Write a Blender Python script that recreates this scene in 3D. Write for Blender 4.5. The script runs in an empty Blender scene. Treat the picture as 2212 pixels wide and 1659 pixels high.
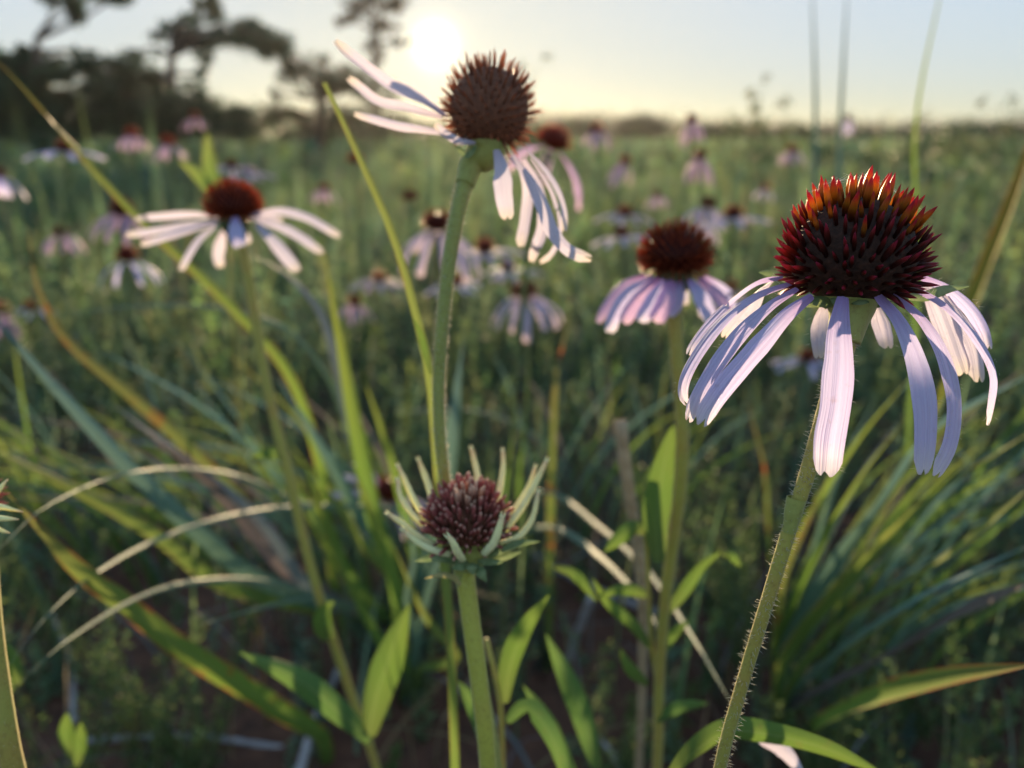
import bpy, math, random
import numpy as np
from mathutils import Vector, Matrix, Quaternion
random.seed(7); rng = np.random.default_rng(11)
R_ = math.radians
sc = bpy.context.scene
col = sc.collection

# ------------------------------------------------------------------ camera
H = 0.43                       # lens height above the soil, metres
PITCH = R_(17.8)               # looking slightly down
FX, CX, CY = 1662.0, 1106.0, 829.5
CAM = Vector((0, 0, H))
FW = Vector((0, math.cos(PITCH), -math.sin(PITCH)))
UP = Vector((0, math.sin(PITCH), math.cos(PITCH)))
RT = Vector((1, 0, 0))
cd = bpy.data.cameras.new('camera'); cam = bpy.data.objects.new('camera', cd); col.objects.link(cam)
cam.location = CAM; cam.rotation_euler = (math.pi/2 - PITCH, 0, 0)
cd.sensor_width = 36; cd.lens = FX/2212*36
cd.clip_start = 0.005; cd.clip_end = 3000
cd.dof.use_dof = True; cd.dof.focus_distance = 0.134
cd.dof.aperture_fstop = cd.lens/2.3      # 2.3 mm wide phone lens opening
sc.camera = cam
def W(x, y, d):
    """point seen along the direction (x, y) at the depth d metres"""
    return CAM + d*(FW + RT*((x-CX)/FX) - UP*((y-CY)/FX))
# ------------------------------------------------------------------ sun and sky
SUN = (FW + RT*((940-CX)/FX) - UP*((98-CY)/FX)).normalized()
EL = math.asin(SUN.z); AZ = math.atan2(SUN.x, SUN.y)
world = bpy.data.worlds.new('World'); sc.world = world; world.use_nodes = True
nt = world.node_tree; nt.nodes.clear()
def N(nt, t, **kw):
    n = nt.nodes.new(t)
    for k, v in kw.items(): setattr(n, k, v)
    return n
sky = N(nt, 'ShaderNodeTexSky', sky_type='NISHITA', sun_disc=False, sun_elevation=EL, sun_rotation=AZ,
        altitude=300, air_density=1.0, dust_density=1.2, ozone_density=1.5)
L = nt.links.new
def vm(op, a, b=None):
    n = N(nt, 'ShaderNodeVectorMath', operation=op)
    if op == 'SCALE': n.inputs['Scale'].default_value = 0.25
    for i, v in enumerate((a, b)):
        if v is None: continue
        if isinstance(v, (tuple, list)): n.inputs[i].default_value = v
        else: L(v, n.inputs[i])
    return n
def mth(nt, op, a, b=None, c=None, clamp=False):
    n = N(nt, 'ShaderNodeMath', operation=op, use_clamp=clamp)
    for i, v in enumerate((a, b, c)):
        if v is None: continue
        if isinstance(v, (int, float)): n.inputs[i].default_value = v
        else: nt.links.new(v, n.inputs[i])
    return n.outputs[0]
# the whole dome is compressed evenly, the way hazy evening air and a phone's exposure even it out
s1 = vm('MULTIPLY', sky.outputs[0], (2.4, 2.4, 2.4)).outputs[0]
lum = N(nt, 'ShaderNodeRGBToBW'); L(s1, lum.inputs[0]); lm = N(nt, 'ShaderNodeCombineXYZ')
for i in range(3): L(lum.outputs[0], lm.inputs[i])
den = vm('ADD', vm('ADD', vm('SCALE', lm.outputs[0]).outputs[0], vm('MULTIPLY', s1, (.75, .75, .75)).outputs[0]).outputs[0], (1.0, 1.0, 1.0)).outputs[0]
cmpd = vm('DIVIDE', s1, den).outputs[0]
cmpd = vm('MULTIPLY', cmpd, (2.12, 2.45, 2.92)).outputs[0]
geo = N(nt, 'ShaderNodeTexCoord')
dotn = N(nt, 'ShaderNodeVectorMath', operation='DOT_PRODUCT'); L(geo.outputs['Generated'], dotn.inputs[0]); dotn.inputs[1].default_value = SUN
ang = mth(nt, 'ARCCOSINE', mth(nt, 'MINIMUM', dotn.outputs['Value'], 0.9999999))
disc = mth(nt, 'MULTIPLY', mth(nt, 'LESS_THAN', ang, R_(0.32)), 1500.0)
aur1 = mth(nt, 'MULTIPLY', mth(nt, 'EXPONENT', mth(nt, 'MULTIPLY', ang, -1/R_(0.40))), 90.0)
aur2 = mth(nt, 'MULTIPLY', mth(nt, 'EXPONENT', mth(nt, 'MULTIPLY', ang, -1/R_(4.0))), 0.5)
glow = mth(nt, 'ADD', mth(nt, 'ADD', disc, aur1), aur2)
gc = N(nt, 'ShaderNodeCombineXYZ')
for i, k in enumerate((1.0, 0.76, 0.40)): L(mth(nt, 'MULTIPLY', glow, k), gc.inputs[i])
tot = vm('ADD', cmpd, gc.outputs[0]).outputs[0]
bg = N(nt, 'ShaderNodeBackground'); bg.inputs['Strength'].default_value = 0.10; L(tot, bg.inputs['Color'])
wo = N(nt, 'ShaderNodeOutputWorld'); L(bg.outputs[0], wo.inputs[0])
sd = bpy.data.lights.new('sun', 'SUN'); sun = bpy.data.objects.new('sun', sd); col.objects.link(sun)
sd.energy = 3.9; sd.angle = R_(0.55); sd.color = (1.0, 0.72, 0.42)
sun.rotation_euler = SUN.to_track_quat('Z', 'Y').to_euler()
vs = sc.view_settings; vs.view_transform = 'Standard'; vs.look = 'None'; vs.exposure = 1.66; vs.gamma = 1; vs.use_curve_mapping = False
cy = sc.cycles; cy.use_denoising = True; cy.max_bounces = 7; cy.diffuse_bounces = 3; cy.glossy_bounces = 2
cy.transmission_bounces = 4; cy.transparent_max_bounces = 6; cy.sample_clamp_indirect = 4; cy.caustics_reflective = False; cy.caustics_refractive = False

# ------------------------------------------------------------------ materials
def newmat(name):
    m = bpy.data.materials.new(name); m.use_nodes = True; t = m.node_tree; t.nodes.clear(); return m, t
def sheet(t, color, trans=0.45, rough=0.5, spec=0.3, tcolor=None, bump=None, sheen=0.0):
    """thin living tissue: reflects on the lit side, lets part of the light through"""
    p = N(t, 'ShaderNodeBsdfPrincipled'); p.inputs['Roughness'].default_value = rough
    p.inputs['Specular IOR Level'].default_value = spec
    if sheen: p.inputs['Sheen Weight'].default_value = sheen
    tr = N(t, 'ShaderNodeBsdfTranslucent'); mx = N(t, 'ShaderNodeMixShader'); mx.inputs[0].default_value = trans
    o = N(t, 'ShaderNodeOutputMaterial')
    t.links.new(color, p.inputs['Base Color']); t.links.new(tcolor or color, tr.inputs['Color'])
    if bump:
        t.links.new(bump, p.inputs['Normal']); t.links.new(bump, tr.inputs['Normal'])
    t.links.new(p.outputs[0], mx.inputs[1]); t.links.new(tr.outputs[0], mx.inputs[2]); t.links.new(mx.outputs[0], o.inputs[0])
def ramp(t, fac, stops, interp='LINEAR'):
    r = N(t, 'ShaderNodeValToRGB'); r.color_ramp.interpolation = interp
    e = r.color_ramp.elements
    while len(e) > 1: e.remove(e[-1])
    e[0].position = stops[0][0]; e[0].color = (*stops[0][1], 1)
    for p, c in stops[1:]:
        q = e.new(p); q.color = (*c, 1)
    t.links.new(fac, r.inputs[0]); return r.outputs[0]
def uvxy(t):
    u = N(t, 'ShaderNodeUVMap', uv_map='UVMap'); s = N(t, 'ShaderNodeSeparateXYZ'); t.links.new(u.outputs[0], s.inputs[0])
    return s.outputs[0], s.outputs[1], u.outputs[0]
def noise(t, scale, detail=3, vec=None, rough=0.55):
    n = N(t, 'ShaderNodeTexNoise'); n.inputs['Scale'].default_value = scale; n.inputs['Detail'].default_value = detail
    n.inputs['Roughness'].default_value = rough
    if vec is None:
        vec = N(t, 'ShaderNodeTexCoord').outputs['Object']
    t.links.new(vec, n.inputs['Vector']); return n.outputs['Fac']
def mixc(t, fac, a, b, mode='MIX'):
    m = N(t, 'ShaderNodeMix', data_type='RGBA', blend_type=mode)
    if isinstance(fac, (int, float)): m.inputs[0].default_value = fac
    else: t.links.new(fac, m.inputs[0])
    for s, v in ((m.inputs[6], a), (m.inputs[7], b)):
        if isinstance(v, tuple): s.default_value = (*v, 1)
        else: t.links.new(v, s)
    return m.outputs[2]
def bumpn(t, h, strength, dist):
    b = N(t, 'ShaderNodeBump'); b.inputs['Strength'].default_value = strength; b.inputs['Distance'].default_value = dist
    t.links.new(h, b.inputs['Height']); return b.outputs[0]

def petal_mat(name, base, mid, tip, trans=0.5):
    m, t = newmat(name); u, v, uv = uvxy(t)
    c = ramp(t, v, [(0, base), (0.3, mid), (0.8, mid), (1.0, tip)])
    # long veins: stretched noise across the petal
    mp = N(t, 'ShaderNodeMapping'); mp.inputs['Scale'].default_value = (16, 0.9, 1); t.links.new(uv, mp.inputs[0])
    oi = N(t, 'ShaderNodeObjectInfo'); ad = N(t, 'ShaderNodeVectorMath', operation='ADD'); cb = N(t, 'ShaderNodeCombineXYZ')
    t.links.new(mth(t, 'MULTIPLY', oi.outputs['Random'], 37), cb.inputs[2]); t.links.new(mp.outputs[0], ad.inputs[0]); t.links.new(cb.outputs[0], ad.inputs[1])
    vein = noise(t, 1.0, 2, ad.outputs[0])
    c = mixc(t, mth(t, 'MULTIPLY', mth(t, 'SUBTRACT', vein, 0.45, clamp=True), 1.1), c, (base[0]*0.9, base[1]*0.82, base[2]*0.92))
    bl = noise(t, 420, 4)
    c = mixc(t, mth(t, 'MULTIPLY', mth(t, 'SUBTRACT', bl, 0.62, clamp=True), 2.2), c, (0.42, 0.27, 0.30))
    # dry brown at the very tip
    dry = mth(t, 'MULTIPLY', mth(t, 'SUBTRACT', mth(t, 'ADD', v, mth(t, 'MULTIPLY', noise(t, 260, 3), 0.12)), 1.035, clamp=True), 16, clamp=True)
    c = mixc(t, dry, c, (0.33, 0.15, 0.05))
    sheet(t, c, trans, 0.55, 0.25, bump=bumpn(t, vein, 0.8, 0.0004), sheen=0.1)
    return m
M = {}
M['petal'] = petal_mat('petal_lavender', (0.42, 0.27, 0.60), (0.62, 0.59, 0.90), (0.78, 0.74, 0.80))
M['petal_pale'] = petal_mat('petal_pale', (0.54, 0.49, 0.62), (0.64, 0.61, 0.75), (0.72, 0.65, 0.54), .45)
M['petal_far'] = petal_mat('petal_dusty', (0.42, 0.30, 0.42), (0.56, 0.47, 0.60), (0.60, 0.50, 0.54), .4)
M['petal_dusk'] = petal_mat('petal_dusk', (0.34, 0.18, 0.32), (0.46, 0.33, 0.48), (0.48, 0.36, 0.44), .4)
M['petal_pink'] = petal_mat('petal_pink', (0.46, 0.20, 0.46), (0.60, 0.42, 0.68), (0.68, 0.50, 0.62))

def spine_mat(name, stops, trans, rough=0.35, through=None):
    m, t = newmat(name); u, v, uv = uvxy(t)
    oi = N(t, 'ShaderNodeObjectInfo')
    vv = mth(t, 'ADD', v, mth(t, 'MULTIPLY', mth(t, 'SUBTRACT', oi.outputs['Random'], 0.5), 0.16))
    c = ramp(t, vv, stops)
    hs = N(t, 'ShaderNodeHueSaturation'); t.links.new(c, hs.inputs['Color'])
    t.links.new(mth(t, 'ADD', 0.75, mth(t, 'MULTIPLY', oi.outputs['Random'], 0.5)), hs.inputs['Value'])
    nz = noise(t, 1500, 3)
    c = mixc(t, mth(t, 'MULTIPLY', nz, 0.45), hs.outputs[0], (0.06, 0.01, 0.008))
    tc = N(t, 'ShaderNodeGamma'); tc.inputs[1].default_value = 1.0 if through else 0.55; t.links.new(ramp(t, vv, through) if through else hs.outputs[0], tc.inputs[0])   # light comes through paler than it reflects
    sheet(t, c, trans, rough, 0.22, tcolor=tc.outputs[0])
    return m
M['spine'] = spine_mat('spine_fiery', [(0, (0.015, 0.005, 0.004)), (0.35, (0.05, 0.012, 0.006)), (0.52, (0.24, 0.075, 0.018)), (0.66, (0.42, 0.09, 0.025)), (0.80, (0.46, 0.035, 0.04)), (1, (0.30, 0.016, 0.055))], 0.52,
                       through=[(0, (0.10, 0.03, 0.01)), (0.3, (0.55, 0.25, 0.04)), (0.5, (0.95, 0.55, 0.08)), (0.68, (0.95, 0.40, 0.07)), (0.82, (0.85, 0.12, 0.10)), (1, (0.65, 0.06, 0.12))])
M['spine_brown'] = spine_mat('spine_brown', [(0, (0.14, 0.05, 0.03)), (0.4, (0.34, 0.13, 0.07)), (0.7, (0.52, 0.19, 0.09)), (1, (0.42, 0.11, 0.07))], 0.5)  # brown brightened: lens flare veil over the tall cone, put into its colour
M['floret'] = spine_mat('floret_maroon', [(0, (0.14, 0.07, 0.04)), (0.45, (0.32, 0.15, 0.10)), (0.72, (0.46, 0.13, 0.12)), (0.92, (0.52, 0.17, 0.15)), (1, (0.62, 0.36, 0.27))], 0.2, 0.5)
M['floret_pale'] = spine_mat('floret_pale', [(0, (0.15, 0.09, 0.05)), (0.5, (0.42, 0.18, 0.12)), (0.85, (0.74, 0.46, 0.34)), (1, (0.78, 0.56, 0.40))], 0.25, 0.5)

def plain(name, c1, c2, scale, rough=0.7, trans=0.0, bumpd=0.0, detail=4, c3=None, spec=0.3):
    m, t = newmat(name); n = noise(t, scale, detail)
    st = [(0.3, c1), (0.7, c2)] if c3 is None else [(0.28, c1), (0.52, c2), (0.75, c3)]
    c = ramp(t, n, st)
    sheet(t, c, trans, rough, spec, bump=bumpn(t, n, 0.7, bumpd) if bumpd else None)
    return m
M['core'] = plain('cone_core', (0.018, 0.007, 0.004), (0.06, 0.022, 0.012), 900, 0.8, 0, 0.0006)
M['core_brown'] = plain('cone_core_brown', (0.10, 0.038, 0.022), (0.24, 0.095, 0.05), 900, 0.8, 0, 0.0006)  # lightened core carries the tall cone's flare veil as colour; the bud shares it
M['core_far'] = plain('cone_far', (0.05, 0.012, 0.006), (0.26, 0.06, 0.02), 500, 0.7, 0.25)
M['core_red'] = spine_mat('cone_red', [(0, (0.03, 0.008, 0.006)), (0.35, (0.20, 0.04, 0.018)), (0.65, (0.58, 0.14, 0.045)), (1, (0.48, 0.08, 0.05))], 0.5, through=[(0, (.10, .02, .01)), (.5, (.55, .16, .05)), (1, (.70, .17, .09))])
M['receptacle'] = plain('receptacle', (0.05, 0.07, 0.03), (0.11, 0.13, 0.05), 600, 0.7, 0.1)

def stem_mat(name, green, brown, amount):
    m, t = newmat(name)
    n1 = noise(t, 90, 4); n2 = noise(t, 1100, 3)
    mp = N(t, 'ShaderNodeMapping'); mp.inputs['Scale'].default_value = (2600, 2600, 120)
    t.links.new(N(t, 'ShaderNodeTexCoord').outputs['Object'], mp.inputs[0]); n3 = noise(t, 1.0, 2, mp.outputs[0])
    c = mixc(t, mth(t, 'MULTIPLY', mth(t, 'SUBTRACT', n1, 0.5-amount, clamp=True), 3.0, clamp=True), green, brown)
    c = mixc(t, mth(t, 'MULTIPLY', mth(t, 'SUBTRACT', n2, 0.52, clamp=True), 3.0, clamp=True), c, (brown[0]*0.45, brown[1]*0.4, brown[2]*0.4))
    c = mixc(t, mth(t, 'MULTIPLY', n3, 0.5), c, (green[0]*1.5, green[1]*1.35, green[2]*1.4))
    sheet(t, c, 0.12, 0.5, 0.35, bump=bumpn(t, n3, 0.5, 0.0002), sheen=0.25)
    return m
M['stem'] = stem_mat('stem_olive', (0.33, 0.32, 0.06), (0.40, 0.25, 0.06), 0.04)
M['stem_green'] = stem_mat('stem_green', (0.29, 0.33, 0.08), (0.33, 0.30, 0.07), 0.0)
M['stem_yellow'] = stem_mat('stem_yellow', (0.40, 0.41, 0.06), (0.40, 0.33, 0.06), 0.0)
M['stem_far'] = plain('stem_far', (0.14, 0.19, 0.07), (0.23, 0.25, 0.10), 60, 0.6, 0.2)
M['hair'] = plain('plant_hair', (0.62, 0.62, 0.52), (0.78, 0.76, 0.66), 300, 0.5, 0.5)
def ray_mat():
    m, t = newmat('ray_floret_cream'); u, v, uv = uvxy(t)
    c = ramp(t, v, [(0, (0.66, 0.70, 0.36)), (.25, (0.90, 0.90, 0.50)), (.75, (0.92, 0.88, 0.42)), (1, (0.85, 0.62, 0.34))])
    n = noise(t, 700, 3); c = mixc(t, mth(t, 'MULTIPLY', mth(t, 'SUBTRACT', n, .55, clamp=True), 1.5), c, (.45, .42, .16))
    sheet(t, c, .12, .55, .3); return m
M['ray'] = ray_mat()
M['bract'] = plain('bract_green', (0.13, 0.20, 0.08), (0.26, 0.33, 0.16), 500, 0.6, 0.35)
M['bract_yellow'] = plain('bract_yellow', (0.32, 0.30, 0.11), (0.48, 0.40, 0.18), 500, 0.6, 0.35)
M['silk'] = plain('spider_silk', (0.75, 0.75, 0.72), (0.85, 0.85, 0.82), 100, 0.3, 0.4, spec=0.8)

def blade_mat(name, stops, edge=None, trans=0.42, patch=0.0, patch_c=(0.35, 0.09, 0.03)):
    m, t = newmat(name); u, v, uv = uvxy(t)
    c = ramp(t, v, stops)
    mp = N(t, 'ShaderNodeMapping'); mp.inputs['Scale'].default_value = (22, 1.2, 1); t.links.new(uv, mp.inputs[0])
    vein = noise(t, 1.0, 2, mp.outputs[0])
    c = mixc(t, mth(t, 'MULTIPLY', vein, 0.35), c, (0.06, 0.10, 0.03))
    if edge:
        ed = mth(t, 'ABSOLUTE', mth(t, 'SUBTRACT', u, 0.5))
        n = noise(t, 55, 2)
        f = mth(t, 'MULTIPLY', mth(t, 'SUBTRACT', mth(t, 'ADD', ed, mth(t, 'MULTIPLY', n, 0.35)), 0.58, clamp=True), 9, clamp=True)
        c = mixc(t, f, c, edge)
    if patch:
        n = noise(t, 38, 3)
        f = mth(t, 'MULTIPLY', mth(t, 'SUBTRACT', n, 1-patch, clamp=True), 8, clamp=True)
        c = mixc(t, f, c, patch_c)
    n4 = noise(t, 300, 4)
    c = mixc(t, mth(t, 'MULTIPLY', mth(t, 'SUBTRACT', n4, 0.6, clamp=True), 2.0), c, (0.20, 0.16, 0.06))
    rib = mth(t, 'MULTIPLY', mth(t, 'SUBTRACT', 0.045, mth(t, 'ABSOLUTE', mth(t, 'SUBTRACT', u, 0.5)), clamp=True), 14, clamp=True)
    c = mixc(t, mth(t, 'MULTIPLY', rib, .6), c, (0.24, 0.31, 0.13))
    sheet(t, c, trans, 0.5, 0.15, bump=bumpn(t, vein, 0.6, 0.0004))
    return m
M['g_green'] = blade_mat('blade_green', [(0, (0.10, 0.17, 0.05)), (0.6, (0.15, 0.27, 0.05)), (1, (0.26, 0.30, 0.06))])
M['g_teal'] = blade_mat('blade_glaucous', [(0, (0.10, 0.20, 0.12)), (0.6, (0.17, 0.31, 0.25)), (1, (0.23, 0.40, 0.41))], trans=0.2)
M['g_blue'] = blade_mat('blade_slate', [(0, (0.11, 0.17, 0.15)), (0.6, (0.18, 0.23, 0.29)), (1, (0.22, 0.26, 0.37))], trans=0.15)
M['g_red'] = blade_mat('blade_red_edged', [(0, (0.11, 0.20, 0.04)), (0.45, (0.18, 0.29, 0.05)), (0.8, (0.19, 0.25, 0.06)), (1, (0.22, 0.20, 0.07))], edge=(0.32, 0.10, 0.04), patch=0.37)
M['g_orange'] = blade_mat('blade_orange', [(0, (0.14, 0.24, 0.05)), (0.45, (0.19, 0.27, 0.06)), (0.75, (0.21, 0.22, 0.07)), (1, (0.20, 0.17, 0.09))], edge=(0.28, 0.13, 0.05), patch=0.43, trans=.3)
M['g_purple'] = blade_mat('blade_purple', [(0, (0.10, 0.12, 0.09)), (0.5, (0.20, 0.16, 0.19)), (1, (0.24, 0.19, 0.19))], trans=0.25)
M['g_pale'] = blade_mat('blade_pale', [(0, (0.09, 0.16, 0.08)), (0.5, (0.12, 0.20, 0.15)), (1, (0.13, 0.20, 0.16))], trans=.1, patch=0.32, patch_c=(0.36, 0.2, 0.09))
M['g_yellow'] = blade_mat('blade_yellow', [(0, (0.11, 0.20, 0.05)), (0.5, (0.18, 0.27, 0.06)), (1, (0.25, 0.30, 0.08))], edge=(0.28, 0.22, 0.07))
M['g_amber'] = blade_mat('blade_amber_edged', [(0, (0.13, 0.22, 0.04)), (0.5, (0.26, 0.28, 0.05)), (1, (0.34, 0.22, 0.05))], edge=(0.36, 0.15, 0.05), trans=.35)
M['leaf'] = blade_mat('leaf_bright', [(0, (0.13, 0.18, 0.05)), (0.5, (0.13, 0.23, 0.045)), (1, (0.17, 0.26, 0.05))], trans=0.42, patch=.33, patch_c=(.22, .18, .06))
M['leaf_dark'] = blade_mat('leaf_deep', [(0, (0.09, 0.17, 0.05)), (0.5, (0.11, 0.22, 0.06)), (1, (0.16, 0.27, 0.07))], trans=0.4)
M['dry'] = plain('dry_stalk', (0.26, 0.19, 0.11), (0.42, 0.33, 0.22), 200, 0.8, 0.0, 0.0004)
M['dry_grey'] = plain('dry_grey', (0.28, 0.27, 0.29), (0.46, 0.44, 0.46), 150, 0.8, 0.0, 0.0004)
M['bark'] = plain('bark', (0.05, 0.035, 0.025), (0.13, 0.095, 0.07), 9, 0.9, 0, 0.02)
M['bark_red'] = plain('bark_reddish', (0.08, 0.045, 0.03), (0.17, 0.10, 0.07), 9, 0.9, 0, 0.02)

def tint_mat(name, trans=0.4, rough=0.55, spec=.3):
    m, t = newmat(name); a = N(t, 'ShaderNodeAttribute', attribute_name='tint')
    sheet(t, a.outputs['Color'], trans, rough, spec); return m
M['field'] = tint_mat('meadow_leaves', 0.5, .6, .18); M['tree_leaf'] = tint_mat('tree_leaves', 0.3); M['far_leaf'] = tint_mat('far_leaves', 0.06)
m, t = newmat('red_soil')
n1 = noise(t, 6, 8); n2 = noise(t, 70, 6); n3 = noise(t, 0.35, 3)
c = ramp(t, n2, [(0.3, (0.055, 0.022, 0.014)), (0.55, (0.13, 0.05, 0.028)), (0.75, (0.20, 0.09, 0.05))])
c = mixc(t, mth(t, 'MULTIPLY', n1, 0.5), c, (0.07, 0.045, 0.03))
c = mixc(t, mth(t, 'MULTIPLY', mth(t, 'SUBTRACT', n3, 0.45, clamp=True), 3, clamp=True), c, (0.07, 0.085, 0.03))
p = N(t, 'ShaderNodeBsdfPrincipled'); p.inputs['Roughness'].default_value = 0.95; t.links.new(c, p.inputs['Base Color'])
t.links.new(bumpn(t, n2, 0.8, 0.01), p.inputs['Normal']); o = N(t, 'ShaderNodeOutputMaterial'); t.links.new(p.outputs[0], o.inputs[0]); M['soil'] = m

# ------------------------------------------------------------------ object helpers
def tag(o, label=None, cat=None, group=None, kind=None):
    for k, v in (('label', label), ('category', cat), ('group', group), ('kind', kind)):
        if v: o[k] = v
    return o
def thing(name, loc, label, cat, group=None):
    o = bpy.data.objects.new(name, None); col.objects.link(o); o.location = loc; o.empty_display_size = 0.01
    return tag(o, label, cat, group)
class MB:
    def __init__(s): s.v = []; s.f = []; s.uv = []
    def add(s, v, f, uv):
        k = len(s.v); s.v += v; s.uv += uv; s.f += [tuple(i+k for i in q) for q in f]
    def mesh(s, name, mat, origin=Vector((0, 0, 0)), smooth=True):
        me = bpy.data.meshes.new(name); me.from_pydata([tuple(Vector(p)-origin) for p in s.v], [], s.f)
        ul = me.uv_layers.new(name='UVMap')
        li = np.empty(len(me.loops), dtype=np.int32); me.loops.foreach_get('vertex_index', li)
        ul.data.foreach_set('uv', np.array(s.uv, dtype=np.float32)[li].ravel())
        if smooth: me.polygons.foreach_set('use_smooth', np.ones(len(me.polygons), dtype=bool))
        me.materials.append(mat); me.update(); return me
    def obj(s, name, mat, parent=None, kind=None, smooth=True):
        """vertices are in world space; the part keeps its thing's origin"""
        org = world_loc(parent) if parent else Vector((0, 0, 0))
        o = bpy.data.objects.new(name, s.mesh(name, mat, org, smooth)); col.objects.link(o)
        if parent: o.parent = parent
        if kind: o['kind'] = kind
        return o
def world_loc(o):
    l = Vector(o.location)
    while o.parent: o = o.parent; l += Vector(o.location)
    return l
def crom(pts, n):
    """smooth curve through the points (centripetal, so it never loops), n+1 samples by length"""
    P = [Vector(p) for p in pts]
    if len(P) == 2: P = [P[0], P[0].lerp(P[1], .5), P[1]]
    ln = [0.0]
    for a, b in zip(P, P[1:]): ln.append(ln[-1]+max(1e-7, (b-a).length))
    P = [2*P[0]-P[1]] + P + [2*P[-1]-P[-2]]; m = len(P)-3; out = []; k = 0
    for i in range(n+1):
        g = ln[-1]*i/n
        while k < m-1 and g > ln[k+1]: k += 1
        a, b, c, d = P[k:k+4]; u = (g-ln[k])/(ln[k+1]-ln[k])
        t1 = math.sqrt((b-a).length)+1e-6; t2 = t1+math.sqrt((c-b).length)+1e-6; t3 = t2+math.sqrt((d-c).length)+1e-6
        t = t1+(t2-t1)*u
        A1 = a*((t1-t)/t1)+b*(t/t1); A2 = b*((t2-t)/(t2-t1))+c*((t-t1)/(t2-t1)); A3 = c*((t3-t)/(t3-t2))+d*((t-t2)/(t3-t2))
        B1 = A1*((t2-t)/t2)+A2*(t/t2); B2 = A2*((t3-t)/(t3-t1))+A3*((t-t1)/(t3-t1))
        out.append(B1*((t2-t)/(t2-t1))+B2*((t-t1)/(t2-t1)))
    return out
def lerp_list(w, t):
    if callable(w): return w(t)
    if not isinstance(w, (list, tuple)): return w
    x = t*(len(w)-1); k = min(int(x), len(w)-2); return w[k]+(w[k+1]-w[k])*(x-k)
def ribbon(mb, pts, width, hint, ny=24, nx=4, fold=0.12, prof=None, tip=None, wob=0.0, twist=0.0, ridges=0.0, seed=0):
    """curved sheet along pts; hint(p) -> direction its face looks to"""
    rr = random.Random(seed); C = crom(pts, 120); ph = [rr.uniform(0, 6.28) for _ in range(4)]
    v = []; uv = []; f = []
    for j in range(ny+1):
        for i in range(nx+1):
            a = i/nx*2-1
            tt = j/ny*(1-(tip(a) if tip else 0.0))
            x = tt*120; k = min(int(x), 119); p = C[k].lerp(C[k+1], x-k)
            T = (C[min(k+1, 120)]-C[max(k-1, 0)]).normalized()
            h = hint(p); S = T.cross(h)
            if S.length < 1e-9: S = T.cross(Vector((0.3, 0.2, 0.9)))
            S.normalize(); Nn = S.cross(T)
            if twist:
                q = Quaternion(T, twist*tt); S = q@S; Nn = q@Nn
            w = lerp_list(width, tt)*(prof(tt) if prof else 1)*0.5
            w *= 1+wob*(math.sin(tt*9+ph[0])*0.5+math.sin(tt*23+ph[1])*0.3)*(1 if a > 0 else 0.8)
            z = -fold*w*a*a*2 + ridges*w*math.cos(a*7.5) + wob*w*1.2*math.sin(tt*7+ph[2]+a*1.3)
            v.append(p+S*(a*w)+Nn*z); uv.append((i/nx, tt))
    for j in range(ny):
        for i in range(nx):
            q = j*(nx+1)+i; f.append((q, q+1, q+nx+2, q+nx+1))
    mb.add(v, f, uv)
def tube(mb, pts, rad, n=48, sides=8, cap=True, flat=1.0, hint=None, lump=0.0, seed=0):
    C = crom(pts, n); v = []; uv = []; f = []; rr = random.Random(seed)
    ref = Vector((0, 1, 0)) if hint is None else hint
    S0 = None
    for j, p in enumerate(C):
        T = (C[min(j+1, n)]-C[max(j-1, 0)]).normalized()
        S = T.cross(ref) if S0 is None else (S0-T*S0.dot(T))
        if S.length < 1e-9: S = T.cross(Vector((1, 0.1, 0)))
        S.normalize(); S0 = S; B = T.cross(S)
        r = lerp_list(rad, j/n)*(1+lump*rr.uniform(-1, 1))
        for i in range(sides):
            a = 2*math.pi*i/sides
            v.append(p+S*(math.cos(a)*r)+B*(math.sin(a)*r*flat)); uv.append((i/sides, j/n))
    for j in range(n):
        for i in range(sides):
            a = j*sides+i; b = j*sides+(i+1) % sides; f.append((a, b, b+sides, a+sides))
    if cap:
        f.append(tuple(range(sides-1, -1, -1))); f.append(tuple(n*sides+i for i in range(sides)))
    mb.add(v, f, uv)
def hairs_on(mb, pts, rad, count, length, hr, seed, n=60, droop=0.0):
    """fine tapered hairs standing off a stem"""
    rr = random.Random(seed); C = crom(pts, n)
    for _ in range(count):
        t = rr.random(); x = t*n; k = min(int(x), n-1); p = C[k].lerp(C[k+1], x-k); T = (C[k+1]-C[k]).normalized()
        d = Vector((rr.gauss(0, 1), rr.gauss(0, 1), rr.gauss(0, 1))); d -= T*d.dot(T)
        if d.length < 1e-6: continue
        d.normalize(); r = lerp_list(rad, t); q = p+d*r*0.96
        dr = (d+T*rr.uniform(-.5, .5)+Vector((0, 0, -droop))).normalized()
        one_hair(mb, q, dr, length*rr.uniform(0.4, 1.25), hr, rr)
def one_hair(mb, q, dr, l, hr, rr):
    s = dr.orthogonal().normalized(); b = dr.cross(s)
    bend = Vector((rr.uniform(-1, 1), rr.uniform(-1, 1), rr.uniform(-1, 1)))*l*0.16
    base = [q+(s*math.cos(a)+b*math.sin(a))*hr for a in (0, 2.09, 4.19)]
    mid = [q+dr*l*.55+bend+(s*math.cos(a)+b*math.sin(a))*hr*.7 for a in (0, 2.09, 4.19)]
    e = q+dr*l+bend*.4
    mb.add(base+mid+[e], [(0, 1, 4, 3), (1, 2, 5, 4), (2, 0, 3, 5), (3, 4, 6), (4, 5, 6), (5, 3, 6)], [(0, 0)]*3+[(0, .5)]*3+[(0, 1)])
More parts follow.
